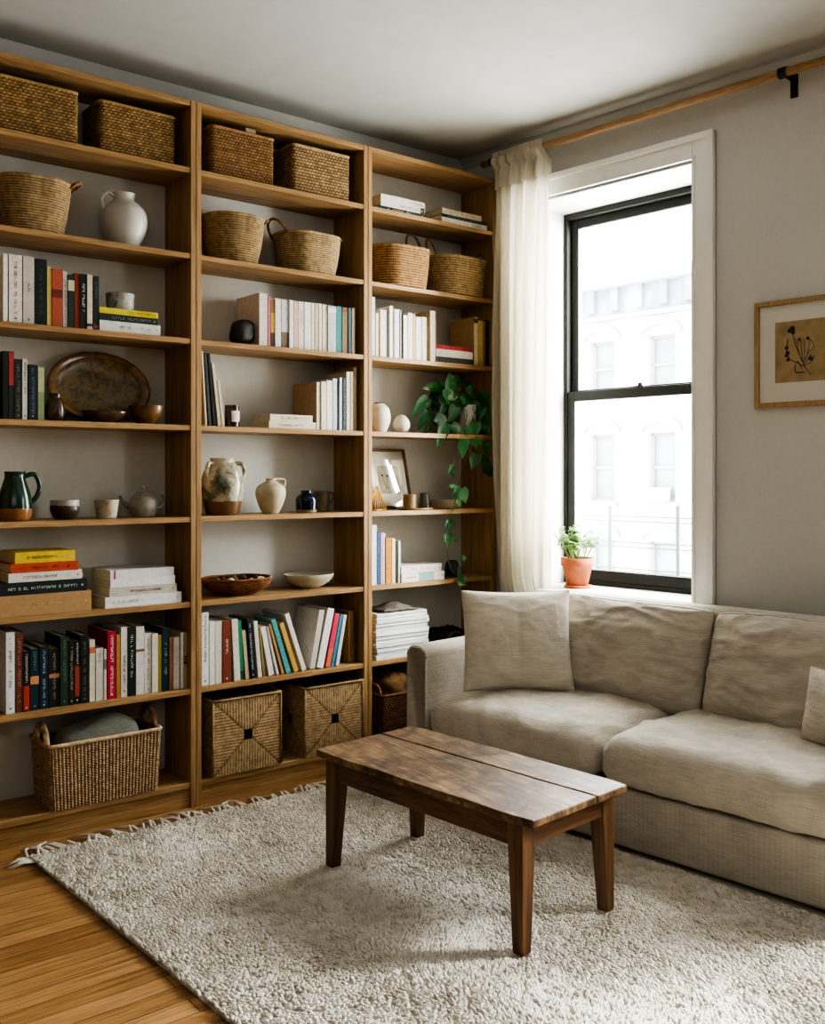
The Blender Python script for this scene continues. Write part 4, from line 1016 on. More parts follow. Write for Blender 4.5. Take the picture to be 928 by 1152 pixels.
# framed sketch leaning on the back panel
def frame(label, name, corners, wfr, mats, wmat, print_rect, thick=.018, cat='picture frame', draw=None, refl=1):
    """corners: origin (bottom-left), right vector, up vector; normal points to the viewer"""
    O, U, Vv = corners; N_ = U.normalized().cross(Vv.normalized())
    fr = thing(name, label, cat, O + U / 2)
    W_, H_ = U.length, Vv.length; u, v_ = U.normalized(), Vv.normalized()
    fn = lambda a, b, c: O + u * a + v_ * c + N_ * b
    m = MB()
    m.fbox(fn, 0, wfr, 0, thick, 0, H_); m.fbox(fn, W_ - wfr, W_, 0, thick, 0, H_); m.fbox(fn, wfr, W_ - wfr, 0, thick, 0, wfr); m.fbox(fn, wfr, W_ - wfr, 0, thick, H_ - wfr, H_)
    m.build('frame_moulding', wmat, fr, bevel=.0015)
    MB().fbox(fn, wfr * .8, W_ - wfr * .8, .002, .006, wfr * .8, H_ - wfr * .8).build('mat_board', mats[0], fr)
    a0, a1, b0, b1 = print_rect
    pr = MB().fbox(fn, a0, a1, .006, .0072, b0, b1).build('print', mats[1], fr)
    if draw: draw(fn, pr)
    MB().fbox(fn, wfr * .8, W_ - wfr * .8, thick * .7, thick * .7 + .0015, wfr * .8, H_ - wfr * .8).build('glazing', glass('picture glass ' + name, (1, 1, 1, 1), refl), fr)
    return fr
INKM = mat('sketch ink', '2c281f', .8)
def sketch(strokes, blobs):
    def f(fn, pr):
        m = MB()
        for pts, r in strokes:
            m.tube([fn(a, .0078, c) for a, c in pts], r, 5)
        for a, c, r in blobs:
            m.lathe([(.0001, -r * .3), (r, 0), (.0001, r * .3)], (0, 0, 0), 8, caps=False)
            ctr = fn(a, .0078, c); n0 = len(m.v) - 24
            for i in range(n0, len(m.v)):
                p = m.v[i]; q = fn(p[0], p[2] * .2, p[1]) - fn(0, 0, 0); m.v[i] = tuple(ctr + q)
        m.build('drawing', INKM, pr)
    return f
Ys = D + .2
pTR = Vector((*XZ('k', 283, 135, Ys)[:1], Ys, XZ('k', 283, 135, Ys)[1]))
Yb_ = D + .125
xbr = XZ('k', 309, 400, Yb_)[0]; zb_ = SH['E'] + .002
U_ = Vector((.24, 0, 0)); Hh = pTR.z - zb_
lean = math.atan2(.07, Hh)
Vv = Vector((0, math.sin(lean), math.cos(lean))) * math.hypot(Hh, .07)
roll_ = math.atan2(xbr - pTR.x, Hh) * .0
M_fr2 = wood('walnut frame', '4a2e18', '6e4a28', '805a34', 2, .4, 2)
O_ = Vector((pTR.x - .24 + .012, Yb_ + .035, zb_))
fsk = sketch([([(.1, .1), (.11, .13), (.115, .16)], .0008), ([(.1, .1), (.13, .12), (.145, .15)], .0008), ([(.1, .1), (.09, .14), (.085, .165)], .0008)],
             [(.115, .165, .007), (.147, .153, .008), (.084, .168, .006), (.14, .13, .006), (.152, .14, .005)])
frame('small walnut-framed flower sketch leaning on the right bookcase', 'picture_frame', (O_, U_, Vv), .012,
      (mat('mat board', 'cfc9b6', .9, .01), mat('sketch paper', 'a89c80', .9)), M_fr2, (.06, .185, .075, .215), draw=fsk, refl=2.2)
# woven fan / triangular ornament
x, zt = XZ('k', 96, 345, D + .05); z0 = SH['E'] + .0006; xr_ = XZ('k', 152, 480, D + .05)[0]; hw_ = xr_ - x; x = units[2][0] + TH + hw_ + .006; xr_ = x + hw_
fan = thing('ornament', 'small golden ribbed triangular ornament in front of the framed sketch', 'ornament', (x, D + .05, z0))
m = MB(); xl_ = x - (xr_ - x); Hf = zt - z0
for k in range(9):
    t = k / 8; q = .004
    m.tube([(xl_ + (xr_ - xl_) * t, D + .05, z0 + q), (x + (t - .5) * .01, D + .05, z0 + Hf)], [.004, .0022], 6)
m.tube([(xl_, D + .05, z0 + .004), (xr_, D + .05, z0 + .004)], .004, 6)
m.build('ribs', mat('golden brass', 'a8803c', .35, .2, 60, 0, .5, .7), fan, smooth=True)
brn = glaze('brown banded mug glaze', [(.3, '6b5030'), (.6, '8f744c'), (.8, 'a08660')], 12, .35)
x, _ = XZ('k', 350, 470, D + .07); z0 = SH['E'] + .0006
ct = thing('tray', 'low round brown tray under the two cups', 'tray', (x, D + .072, z0))
MB().lathe([(.0001, 0), (.062, 0), (.068, .008), (.064, .009), (.06, .005), (.0001, .005)], (x, D + .072, z0), 48, caps=False, sx=1.5).build('disc', brn, ct, smooth=True)
vessel('cup', 'brown banded cup, left of the two on the round tray', 'cup', 'k', 275, 352, 392, 'E', [(.95, 0), (1, .04), (1, 1)], brn, Yc=D + .07, zbase=SH['E'] + .006)
smk = glass('smoked glass', (.62, .58, .5, 1), 1.5)
vessel('glass', 'smoky tapered drinking glass on the tray beside the brown cup', 'glass', 'k', 366, 430, 384, 'E', [(.95, 0), (1, .05), (.9, .5), (.78, 1)], smk, Yc=D + .078, zbase=SH['E'] + .006, inner=.002)
vessel('dish', 'low beige dish behind the hanging vine', 'dish', 'k', 430, 606, 424, 'E', [(.8, 0), (.88, .1), (.96, .6), (1, 1)], crm, Yc=D + .14)
# dark round pot on shelf F and a dark bag on shelf G
x, zt = XZ('k', 560, 772, D + .1); z0 = SH['F'] + .0006
vessel('pot', 'small round black pot behind the end of the hanging vine', 'pot', 'k', 518, 600, 775, 'F', [(.7, 0), (.9, .1), (1, .45), (.9, .8), (.6, 1)], glaze('matte black', [(.3, '131512'), (.7, '23261f')], 12, .5), Yc=D + .1)
x0_, _ = XZ('l', 430, 380, D + .11); x1_, zt = XZ('l', 640, 295, D + .11); z0 = SH['G'] + .004
bg = thing('bag', 'soft black bag lying right of the magazine stack behind the pillow', 'bag', ((x0_ + x1_) / 2, D + .11, z0))
def bag(u, v):
    a = 2 * math.pi * u; ph = math.pi * (v - .5); f = lambda t, e=.6: math.copysign(abs(t) ** e, t)
    x = f(math.cos(a)) * math.cos(ph) ; y = f(math.sin(a)) * math.cos(ph)
    n_ = .02 * noise.noise(Vector((x * 2.5, y * 2, v * 3))) + .005 * noise.noise(Vector((x * 6, y * 6, v * 5)))
    hh = (zt - z0 - .015) * (1.0 - .3 * (x + 1) / 2 + .08 * math.sin(x * 5))
    return Vector(((x0_ + x1_) / 2 + x * (x1_ - x0_) / 2, D + .11 + y * .085, z0 + hh * (1 + f(math.sin(ph))) / 2 + (n_ if math.sin(ph) > -.5 else 0))), .5
MB().grid(bag, 56, 24, wrap=True).build('pouch', mat('black canvas', '151512', .8, .25, 40, .4), bg, smooth=True)
lp = MB().tube([Vector((x0_ + .05 + .1 * t, D + .035, z0 + .05 + .03 * math.sin(t * 3.1))) for t in [k / 10 for k in range(11)]], .006, 8)
lp.build('strap', mat('grey webbing', '4a4a42', .8), bg, smooth=True)
# folded grey cloth on the magazines
gx0, gx1 = px_box('l', 100, 300, D + .1)
gc = thing('folded_cloth', 'limp grey-brown cloth lying on top of the magazine stack', 'cloth', ((gx0 + gx1) / 2, D + .11, Z_MAGS))
MB().grid(lambda u, v: (Vector((gx0 + .015 + (gx1 - gx0) * u, D + .03 + .15 * v, Z_MAGS + .004 + .03 * math.sin(math.pi * u) ** 1.5 * math.sin(math.pi * v) ** .7 + .006 * noise.noise(Vector((u * 5, v * 5, 0))) + .004)), .5), 30, 20).build('folds', mat('grey brown felt', '6a6258', .9, .1, 60, .2), gc, smooth=True, solid=.006)

# ------------------------------------------------------------------ plants
def leaf_mesh(mb, p, d, up, L, Wd, curl=.25, fold=.25):
    d = d.normalized(); s = d.cross(up)
    s = s.normalized() if s.length > 1e-4 else d.orthogonal().normalized()
    n = s.cross(d).normalized(); N_ = 8
    prof = [0.0, .78, 1.0, .97, .84, .66, .44, .22, 0.02]
    vs, at = [], []
    for i in range(N_ + 1):
        t = i / N_; c = p + d * (L * (t - .06 * (1 if i == 1 else 0))) - n * (curl * L * t * t)
        wv = prof[i] * Wd / 2; back = -d * L * .1 if i == 1 else Vector((0, 0, 0))
        for k in (-1, -.5, 0, .5, 1):
            vs.append(c + s * wv * k + n * (abs(k) * fold * wv) + (back if abs(k) == 1 else Vector((0, 0, 0)))); at.append(abs(k))
    fs = [(i * 5 + k, i * 5 + k + 1, (i + 1) * 5 + k + 1, (i + 1) * 5 + k) for i in range(N_) for k in range(4)]
    mb.add(vs, fs, at)
lm = NT('pothos leaf'); at_ = lm.n('ShaderNodeAttribute', attribute_name='cav')
fN = lm.noise(lm.coords(), 14, 4); fV = lm.noise(lm.coords(), 5, 2)
cL = lm.ramp(fV, [(.35, '154a20'), (.55, '256c30'), (.7, '4c9450')])
hl = lm.ramp(fN, [(.62, '000000'), (.7, 'ffffff')])
lm.color(lm.mix(hl, cL, lin('9cb98c'))); lm.rough(.28, .5)
YP = D + .085
xp, _ = XZ('j', 650, 800, YP); zP = SH['D'] + .0006
POT = thing('potted_pothos', 'trailing pothos in a white pot on the right bookcase', 'potted plant', (xp, YP, zP))
Rp = pxr('j', 108, xp, YP) / 2; Hp = XZ('j', 650, 700, YP)[1] - zP
m_wp = glaze('white pot glaze', [(.3, 'b9b8ac'), (.7, 'cac9be')], 10, .4)
MB().lathe(smoothprof([(Rp * .7, 0), (Rp * .75, .004), (Rp * .9, Hp * .5), (Rp, Hp)]) + [(Rp - .006, Hp), (Rp - .008, Hp - .02), (.0001, Hp - .022)], (xp, YP, zP), 40).build('pot', m_wp, POT, smooth=True)
LV = MB(); ST = MB(); top = Vector((xp, YP, zP + Hp - .01))
def pt(x, y, Y): 
    p = onY(*cp('p', x, y), Y); return p
# (tip px, base px) of the leaves in the close crop, with depth of the leaf
leaves = [(390, 240, 400, 85, .05), (440, 205, 500, 100, .06), (300, 230, 155, 215, .08), (330, 260, 290, 150, .12), (180, 320, 55, 450, .06), (190, 450, 105, 580, .07),
          (290, 270, 200, 350, .12), (360, 240, 385, 365, .03), (440, 270, 405, 330, .03), (520, 190, 650, 240, .05), (560, 210, 600, 300, .03), (640, 270, 790, 470, .05), (700, 280, 780, 390, .07),
          (600, 375, 690, 465, .02), (800, 390, 868, 480, .06), (700, 480, 850, 560, .05), (760, 480, 860, 700, .03), (690, 560, 750, 640, .0), (640, 540, 600, 700, -.005),
          (250, 500, 390, 570, .02), (230, 520, 300, 575, .05), (350, 560, 285, 755, -.012), (400, 570, 510, 690, -.005), (520, 610, 620, 720, -.01), (520, 690, 515, 865, -.014),
          (600, 690, 640, 790, -.012), (650, 700, 700, 770, -.012), (740, 745, 745, 840, -.012), (640, 850, 600, 980, -.014), (690, 890, 775, 950, -.014), (840, 950, 830, 1060, -.012),
          (330, 380, 310, 440, .05), (380, 400, 470, 500, .03), (440, 400, 400, 520, .02), (480, 330, 560, 380, .03), (250, 380, 230, 455, .1), (200, 590, 160, 635, .09),
          (420, 320, 340, 430, .06), (520, 280, 470, 400, .05), (620, 330, 560, 420, .03), (700, 380, 640, 500, .04), (780, 330, 860, 420, .09)]
R_ = random.Random(21)
for k in range(22):
    a = R_.uniform(-2.9, .3); q = R_.uniform(.35, 1); bx0, by0 = 500 + 230 * q * math.cos(a), 400 + 190 * q * math.sin(a)
    leaves.append((bx0, by0, bx0 + R_.uniform(-60, 60), by0 + R_.uniform(70, 130), R_.uniform(.03, .1)))
for (bx, by, tx, ty, dy) in leaves:
    a = pt(bx, by, D + .03 + dy); b = pt(tx, ty, D + .015 + dy)
    if a.x > 3.37 or b.x > 3.385:
        a.x = min(a.x, 3.36); b.x = min(b.x, 3.39)
        if dy >= 0: a.y = min(a.y, D + .05); b.y = min(b.y, D + .02)
    L = max((b - a).length * 1.15, .03)
    leaf_mesh(LV, a, b - a, Vector((-.35, -1, .35)) + Vector((random.uniform(-.3, .3), 0, random.uniform(-.3, .3))), L, min(L * .72, .062), random.uniform(.1, .35), random.uniform(.1, .4))
    src = top + Vector((random.uniform(-.03, .03), random.uniform(-.02, .02), 0)); mid = src.lerp(a, .55) + Vector((0, -.01, .035))
    if by < 720: ST.tube([src, src.lerp(mid, .5) + Vector((0, 0, .012)), mid, a], .0013, 5)
def vine(pts, lv):
    P = [onY(*q[:2], q[2]) for q in pts]
    out = []
    for i in range(len(P) - 1):
        for k in range(6): out.append(P[i].lerp(P[i + 1], k / 6) + Vector((.002 * math.sin(i * 3 + k), 0, 0)))
    out.append(P[-1]); ST.tube(out, .0016, 6)
    for (bx, by, tx, ty, wd) in lv:
        a = onY(bx, by, D - .012); b = onY(tx, ty, D - .014); L = (b - a).length * 1.1
        leaf_mesh(LV, a, b - a, Vector((-.3, -1, .1)), L, L * wd, .2, .25)
kp = lambda x, y: cp('k', x, y)
fr_ = D - .012
vine([(*cp('p', 560, 470), D + .02), (*cp('p', 500, 640), fr_), (*kp(575, 190), fr_), (*kp(560, 240), fr_), (*kp(560, 295), fr_)], [(*kp(562, 225), *kp(545, 285), .5), (*kp(560, 270), *kp(568, 298), .5)])
vine([(*cp('p', 650, 540), D + .02), (*cp('p', 640, 660), fr_), (*kp(612, 270), fr_), (*kp(600, 375), fr_), (*kp(575, 440), fr_), (*kp(545, 530), fr_), (*kp(528, 620), fr_), (*kp(533, 740), fr_), (*kp(550, 830), fr_), (*kp(590, 875), fr_), (*kp(615, 905), fr_)],
     [(*kp(612, 360), *kp(645, 440), .75), (*kp(590, 420), *kp(615, 472), .5), (*kp(580, 345), *kp(540, 345), .5), (*kp(600, 350), *kp(560, 415), .4), (*kp(545, 540), *kp(548, 610), .8), (*kp(530, 560), *kp(522, 608), .4), (*kp(535, 620), *kp(540, 692), .75), (*kp(560, 640), *kp(595, 665), .5),
      (*kp(597, 880), *kp(645, 918), .8), (*kp(600, 870), *kp(596, 815), .3)])
vine([(*kp(590, 870), fr_), (*kp(610, 820), fr_), (*kp(636, 775), fr_)], [(*kp(632, 775), *kp(622, 740), .7)])
vine([(*cp('p', 690, 780), D - .01), (*cp('p', 650, 960), fr_), (*cp('p', 690, 1050), fr_), (*cp('p', 770, 1020), fr_)], [])
vine([(*cp('p', 740, 760), D - .01), (*cp('p', 790, 860), fr_), (*cp('p', 840, 960), fr_)], [])
LV.build('leaves', lm.m, POT, smooth=True, attr=True)
ST.build('stems', mat('green stem', '4c6a34', .6), POT, smooth=True)
# small plant on the window sill
sx_, sz_ = ww(649.5, 660, .13); zs0 = OZ0 + .0105
SPt = wp(sx_, .13, zs0); tc = NT('terracotta'); f_ = tc.noise(tc.coords(), 18, 5)
tc.color(tc.ramp(f_, [(.3, '8e4a30'), (.7, 'aa6444')])); tc.rough(.85, .2); tc.bump(f_, .1, .003)
SPL = thing('potted_plant', 'small leafy variegated plant in a terracotta pot on the window sill', 'potted plant', SPt)
dS = depth(SPt.x, SPt.y) / FPX
RS = 37 * dS / 2; HS = (659 - 625.5) * dS
MB().lathe([(.0001, 0), (RS * .8, 0), (RS * .84, .012), (RS * .8, .014), (RS * .74, .006), (.0001, .006)], SPt, 40, caps=False).build('saucer', tc.m, SPL, smooth=True)
MB().lathe([(.0001, .0065), (RS * .62, .0065), (RS * .9, HS * .74), (RS * .99, HS * .745), (RS * 1.0, HS), (RS * .9, HS), (RS * .88, HS - .02), (.0001, HS - .018)], SPt, 40, caps=False).build('pot', tc.m, SPL, smooth=True)
MB().lathe([(.0001, HS - .014), (RS * .87, HS - .016), (RS * .87, HS - .02)], SPt, 32, caps=False).build('soil', mat('potting soil', '2c2018', .95, .3, 120, .4), SPL)
sm = NT('variegated leaf'); fS = sm.noise(sm.coords(), 60, 3)
sm.color(sm.ramp(fS, [(.4, '2f5420'), (.52, '5c8040'), (.62, 'a9b78c')])); sm.rough(.5, .3)
tr_ = sm.n('ShaderNodeBsdfTranslucent'); tr_.inputs['Color'].default_value = lin('8ab060'); mx_ = sm.n('ShaderNodeMixShader'); mx_.inputs[0].default_value = .3
sm.l(sm.b.outputs[0], mx_.inputs[1]); sm.l(tr_.outputs[0], mx_.inputs[2]); sm.l(mx_.outputs[0], sm.t.nodes['Material Output'].inputs['Surface'])
LV = MB(); ST = MB(); R_ = random.Random(11)
for k in range(60):
    a = R_.uniform(0, 6.283); sp = R_.uniform(.1, 1) ** .7; hh = R_.uniform(.35, 1.0)
    base = SPt + Vector((math.cos(a) * RS * .5 * sp, math.sin(a) * RS * .5 * sp, HS - .014))
    tip = SPt + Vector((math.cos(a) * RS * 1.75 * sp, math.sin(a) * RS * 1.2 * sp, HS + .02 + .15 * hh * (1 - .3 * sp * sp)))
    midp = base.lerp(tip, .5) + Vector((0, 0, .02))
    if (tip - wp(0, .27, 0)).dot(Vector((WN[0], WN[1], 0))) > -.01: tip -= Vector((WN[0], WN[1], 0)) * .03
    ST.tube([base, midp, tip], [.0016, .0013, .001], 5)
    for q in range(5):
        t = .45 + .14 * q; p = base.lerp(midp, t * 2) if t < .5 else midp.lerp(tip, min(1, t * 2 - 1))
        b_ = R_.uniform(0, 6.283); dv = Vector((math.cos(b_), math.sin(b_), R_.uniform(-.3, .6)))
        L = R_.uniform(.026, .042)
        leaf_mesh(LV, p, dv, Vector((0, 0, 1)), L, L * .7, .25, .2)
LV.build('leaves', sm.m, SPL, smooth=True); ST.build('stems', mat('pale stem', '7a8a4c', .6), SPL, smooth=True)

# ------------------------------------------------------------------ curtain and rod
M_rod = wood('pine rod', '94704a', 'ac875c', 'bb9769', 1, .5, 1.5)
sR0 = ww(543, 186.5, -.1)[0]; zR = ww(700, 137.5, -.1)[1]
rod = thing('curtain_rod', 'long wooden curtain rod on black brackets above the window', 'curtain rod', wp(1.5, -.1, zR))
MB().tube([wp(sR0 + (3.9 - sR0) * t / 20, -.1, zR) for t in range(21)], .0165, 16).build('rod', M_rod, rod, smooth=True)
for s in (ww(555, 180, -.1)[0], ww(881, 78, -.1)[0], 3.6):
    m = MB()
    m.tube([wp(s - .016, -.1, zR), wp(s + .016, -.1, zR)], .0215, 20)
    m.fbox(wp, s - .008, s + .008, -.095, 0, zR - .008, zR + .008); m.fbox(wp, s - .014, s + .014, -.008, 0, zR - .07, zR + .02)
    m.build('bracket', M_iron, rod, smooth=False)
cm = NT('sheer linen curtain'); fC = cm.noise(cm.coords((60, 60, 3)), 5, 3)
colC = cm.ramp(fC, [(.3, 'cfc8b6'), (.7, 'e2dccd')]); cm.color(colC); cm.rough(.9, .1)
tl_ = cm.n('ShaderNodeBsdfTranslucent'); cm.l(colC, tl_.inputs['Color']); mx_ = cm.n('ShaderNodeMixShader'); mx_.inputs[0].default_value = .42
cm.l(cm.b.outputs[0], mx_.inputs[1]); cm.l(tl_.outputs[0], mx_.inputs[2]); cm.l(mx_.outputs[0], cm.t.nodes['Material Output'].inputs['Surface'])
sc0 = ww(557.5, 300, -.1)[0]; sc1 = ww(614, 200, -.1)[0]
CUR = thing('curtain', 'off-white gathered linen curtain hanging left of the window', 'curtain', wp((sc0 + sc1) / 2, -.1, .12))
def curt(u, v, front=0):
    z = zR + .03 - (zR - .1) * v
    narrow = .045 * math.sin(math.pi * min(1, v * 1.1)) ** 2
    s = sc0 + (sc1 - sc0 - .02 * v) * u
    amp = .016 + .022 * min(1, v * 3)
    ph = 2 * math.pi * (4.2 * u + .4 * noise.noise(Vector((u * 3, v * 1.2, 2))))
    w_ = math.sin(ph) * amp + .35 * amp * math.sin(2.3 * ph + 1 + v * 2)
    if v < .03: w_ = w_ * .5
    # sleeve bulges around the rod
    zz = (z - zR)
    off = -.1 - .022 * math.exp(-(zz / .03) ** 2) + w_
    if abs(zz) < .032: off = -.131 - .3 * abs(w_)
    if v > .04: off = -.1 + .02 * min(1, (v - .04) * 3) + w_
    lowb = max(0, min(1, (.84 - z) / .18))
    off = off * (1 - lowb) + lowb * (-.05 + .3 * w_)
    return wp(s + .004 * math.cos(ph), min(off, -.03), z), .5
MB().grid(lambda u, v: curt(u, v), 120, 90).build('drape', cm.m, CUR, smooth=True)
def hem(u, v):
    p, _ = curt(u, .012 + .052 * v); n = Vector((WN[0], WN[1], 0)); k = math.sin(2 * math.pi * 6 * u)
    return p - n * (.012 + .006 * k), .5
MB().grid(hem, 120, 6).build('heading_tape', cm.m, CUR, smooth=True)
MB().grid(lambda u, v: (curt(u, .01 + .045 * v)[0] + Vector((WN[0], WN[1], 0)) * .028, .5), 60, 4).build('rod_sleeve', cm.m, CUR, smooth=True)

# ------------------------------------------------------------------ framed print on the right wall
off = -.02
sL, zTL = ww(848, 341.3, off); _, zBL = ww(848.3, 459.5, off)
pa, pz1 = ww(870.5, 363, off); _, pz0 = ww(870.5, 431, off)
sk = lambda x, y: ww(830 + x / 6.776, 310 + y / 6.776, off)
Wp_ = 2 * (pa - sL) + .24
O_ = wp(sL, -.002, zBL); U_ = wp(sL + Wp_, -.002, zBL) - O_; Vv = Vector((0, 0, zTL - zBL))
def q2(x, y): 
    s, z = sk(x, y); return (s - sL, z - zBL)
strokes = [([q2(545, 755), q2(500, 690), q2(470, 620), q2(435, 540), q2(410, 450), q2(390, 385)], .0012), ([q2(500, 690), q2(440, 660), q2(385, 640), q2(362, 580), q2(372, 480)], .0016),
           ([q2(490, 670), q2(478, 580), q2(470, 490)], .001), ([q2(495, 670), q2(500, 560), q2(495, 480)], .0008), ([q2(497, 672), q2(530, 560), q2(540, 480)], .0008), ([q2(500, 640), q2(530, 580), q2(575, 545), q2(560, 500), q2(530, 470)], .001),
           ([q2(500, 680), q2(550, 660), q2(575, 610), q2(545, 600), q2(510, 660)], .0014), ([q2(480, 660), q2(450, 560), q2(445, 490)], .0008), ([q2(430, 735), q2(425, 690), q2(450, 650), q2(480, 710)], .0012), ([q2(430, 740), q2(500, 735)], .0018)]
blobs = [(*q2(405, 405), .012), (*q2(385, 420), .009), (*q2(412, 430), .009), (*q2(362, 550), .008), (*q2(370, 590), .009), (*q2(375, 640), .008), (*q2(360, 610), .007), (*q2(460, 485), .006), (*q2(525, 475), .007), (*q2(545, 630), .009)]
frame('light wood framed botanical print hanging on the right wall', 'picture_frame', (O_, U_, Vv), .02,
      (mat('white mat board', 'd2cfc5', .9, .01), mat('kraft print paper', 'a08a62', .9, .1, 20)), wood('pale frame wood', '9c7c50', 'b5956a', 'c2a478', 2, .5, 2), (pa - sL, pa - sL + .24, pz0 - zBL, pz1 - zBL), draw=sketch(strokes, blobs), refl=.5)

# ================================================================== SOFA
LIN = 'b8b0a1'
M_sofa = linen('sofa linen', LIN, 1.0, .3); M_cush = linen('cushion linen', 'bfb6a7', 1.0, .3); M_pil = linen('pillow linen', 'd0c7b7', 1.0, .25)
SOFA = thing('sofa', 'beige linen two-cushion sofa under the window', 'sofa', so(-.3, .42, 0))
SL, SR, DEP = -1.27, .70, .83
mb = MB().fbox(so, SL + .012, SR - .012, .012, DEP, .03, .235)
mb.build('base', M_sofa, SOFA, bevel=.012, seg=3)
def arm(s0, s1):
    """rounded-top arm as a lofted profile"""
    m = MB(); ztop = .617; r = .045; prof = []
    n = 8
    prof.append((s0, .03))
    for k in range(n + 1):
        a = math.pi - math.pi / 2 * k / n; prof.append((s0 + r + r * math.cos(a), ztop - r + r * math.sin(a)))
    for k in range(n + 1):
        a = math.pi / 2 - math.pi / 2 * k / n; prof.append((s1 - r + r * math.cos(a), ztop - r + r * math.sin(a)))
    prof.append((s1, .03))
    offs = [0.0, .012, .05, .12, .2, .3, .4, .5, .6, .7, DEP - .02, DEP]
    vs = []; P = len(prof)
    for j, o in enumerate(offs):
        ins = .012 if j in (0, len(offs) - 1) else 0
        for (s, z) in prof:
            cs = (s0 + s1) / 2
            wob = .004 * noise.noise(Vector((s * 6, o * 7, z * 7)))
            zz = z - (ins if z > .3 else 0) - (.0 if z < .3 else .03 * (o / DEP) * 0)
            vs.append(so(cs + (s - cs) * (1 - ins * 3) + wob, o, zz + (wob if z > .3 else 0)))
    fs = [(j * P + i, j * P + i + 1, (j + 1) * P + i + 1, (j + 1) * P + i) for j in range(len(offs) - 1) for i in range(P - 1)]
    fs += [tuple(range(P)), tuple(range(len(vs) - 1, len(vs) - P - 1, -1))]
    o = m.add(vs, fs).build('arm', M_sofa, SOFA, smooth=True)
    pp = MB().tube([so((s0 + s1) / 2 + (s - (s0 + s1) / 2) * .985, .006, z - .006) for s, z in prof[1:-1]], .004, 6)
    pp.build('piping', M_sofa, o, smooth=True)
arm(SL, SL + .115); arm(SR - .115, SR)
a0_, a1_ = SL + .115, SR - .115
bk = MB().fbox(so, a0_ + .002, a1_ - .002, .70, DEP, .2, .802); bk.build('back', M_sofa, SOFA, bevel=.03, seg=4)
def cushion(name, ctr, ax, ay, az, hx, hy, hz, m, parent, p=.32, wr=1.0, seed=0, nu=72, nv=40, crown=.35, pinch=.0, pipe=True):
    """ax, ay, az: axes; hx, hy: half size of the broad face, hz: half thickness"""
    def P(X, Y, side):
        # rounded-corner outline, boxed edge, belly in the middle
        x = X * (1 - .035 * Y ** 6) * (1 - .012 * (1 - Y * Y)); y = Y * (1 - .05 * X ** 6) * (1 + .012 * math.cos(X * 4 + seed))
        ex, ey = max(0, 1 - abs(X) ** 7), max(0, 1 - abs(Y) ** 5)
        th_ = hz * (ex * ey) ** .42 * ((1 - crown) + crown * max(0, 1 - X * X) ** .6 * max(0, 1 - Y * Y) ** .6 + .12 * (1 - Y) * .5)
        q = Vector((X * 1.5 + seed + .37, Y * 2.4 + .31 + .5 * noise.noise(Vector((X * 2 + .2, Y * 2 + .4, seed))), side * .3 + .43))
        fade = min(1, 5 * ex * ey)
        w_ = ((1 - abs(noise.noise(q * 1.5))) ** 6 * .012 + (1 - abs(noise.noise(q * 3.1 + Vector((5.2, 1.7, 2.3))))) ** 6 * .006 + noise.noise(q * 1.3) * .016 - .006) * wr * fade
        rip = .004 * wr * max(0, Y - .45) * math.sin(X * 38 + 5 * noise.noise(Vector((X * 4, 1.3, seed)))) * fade
        return ctr + ax * (x * hx) + ay * (y * hy) + az * (side * (th_ + w_ + rip)), .5
    sq = lambda t: math.sin((t - .5) * math.pi)
    m_ = MB()
    m_.grid(lambda a, b: P(sq(a), sq(b), 1), 80, 56); m_.grid(lambda a, b: P(-sq(a), sq(b), -1), 60, 40)
    o = m_.build(name, m, parent, smooth=True)
    if pipe:
        pts = [P(sq(.04 + .92 * t / 40), sq(.9), 1)[0] for t in range(41)]
        MB().tube(pts, .003, 6).build('piping', m, o, smooth=True)
    return o
vS = Vector((SD[0], SD[1], 0)); vP = Vector((SP[0], SP[1], 0)); vZ = Vector((0, 0, 1))
msp = -.308
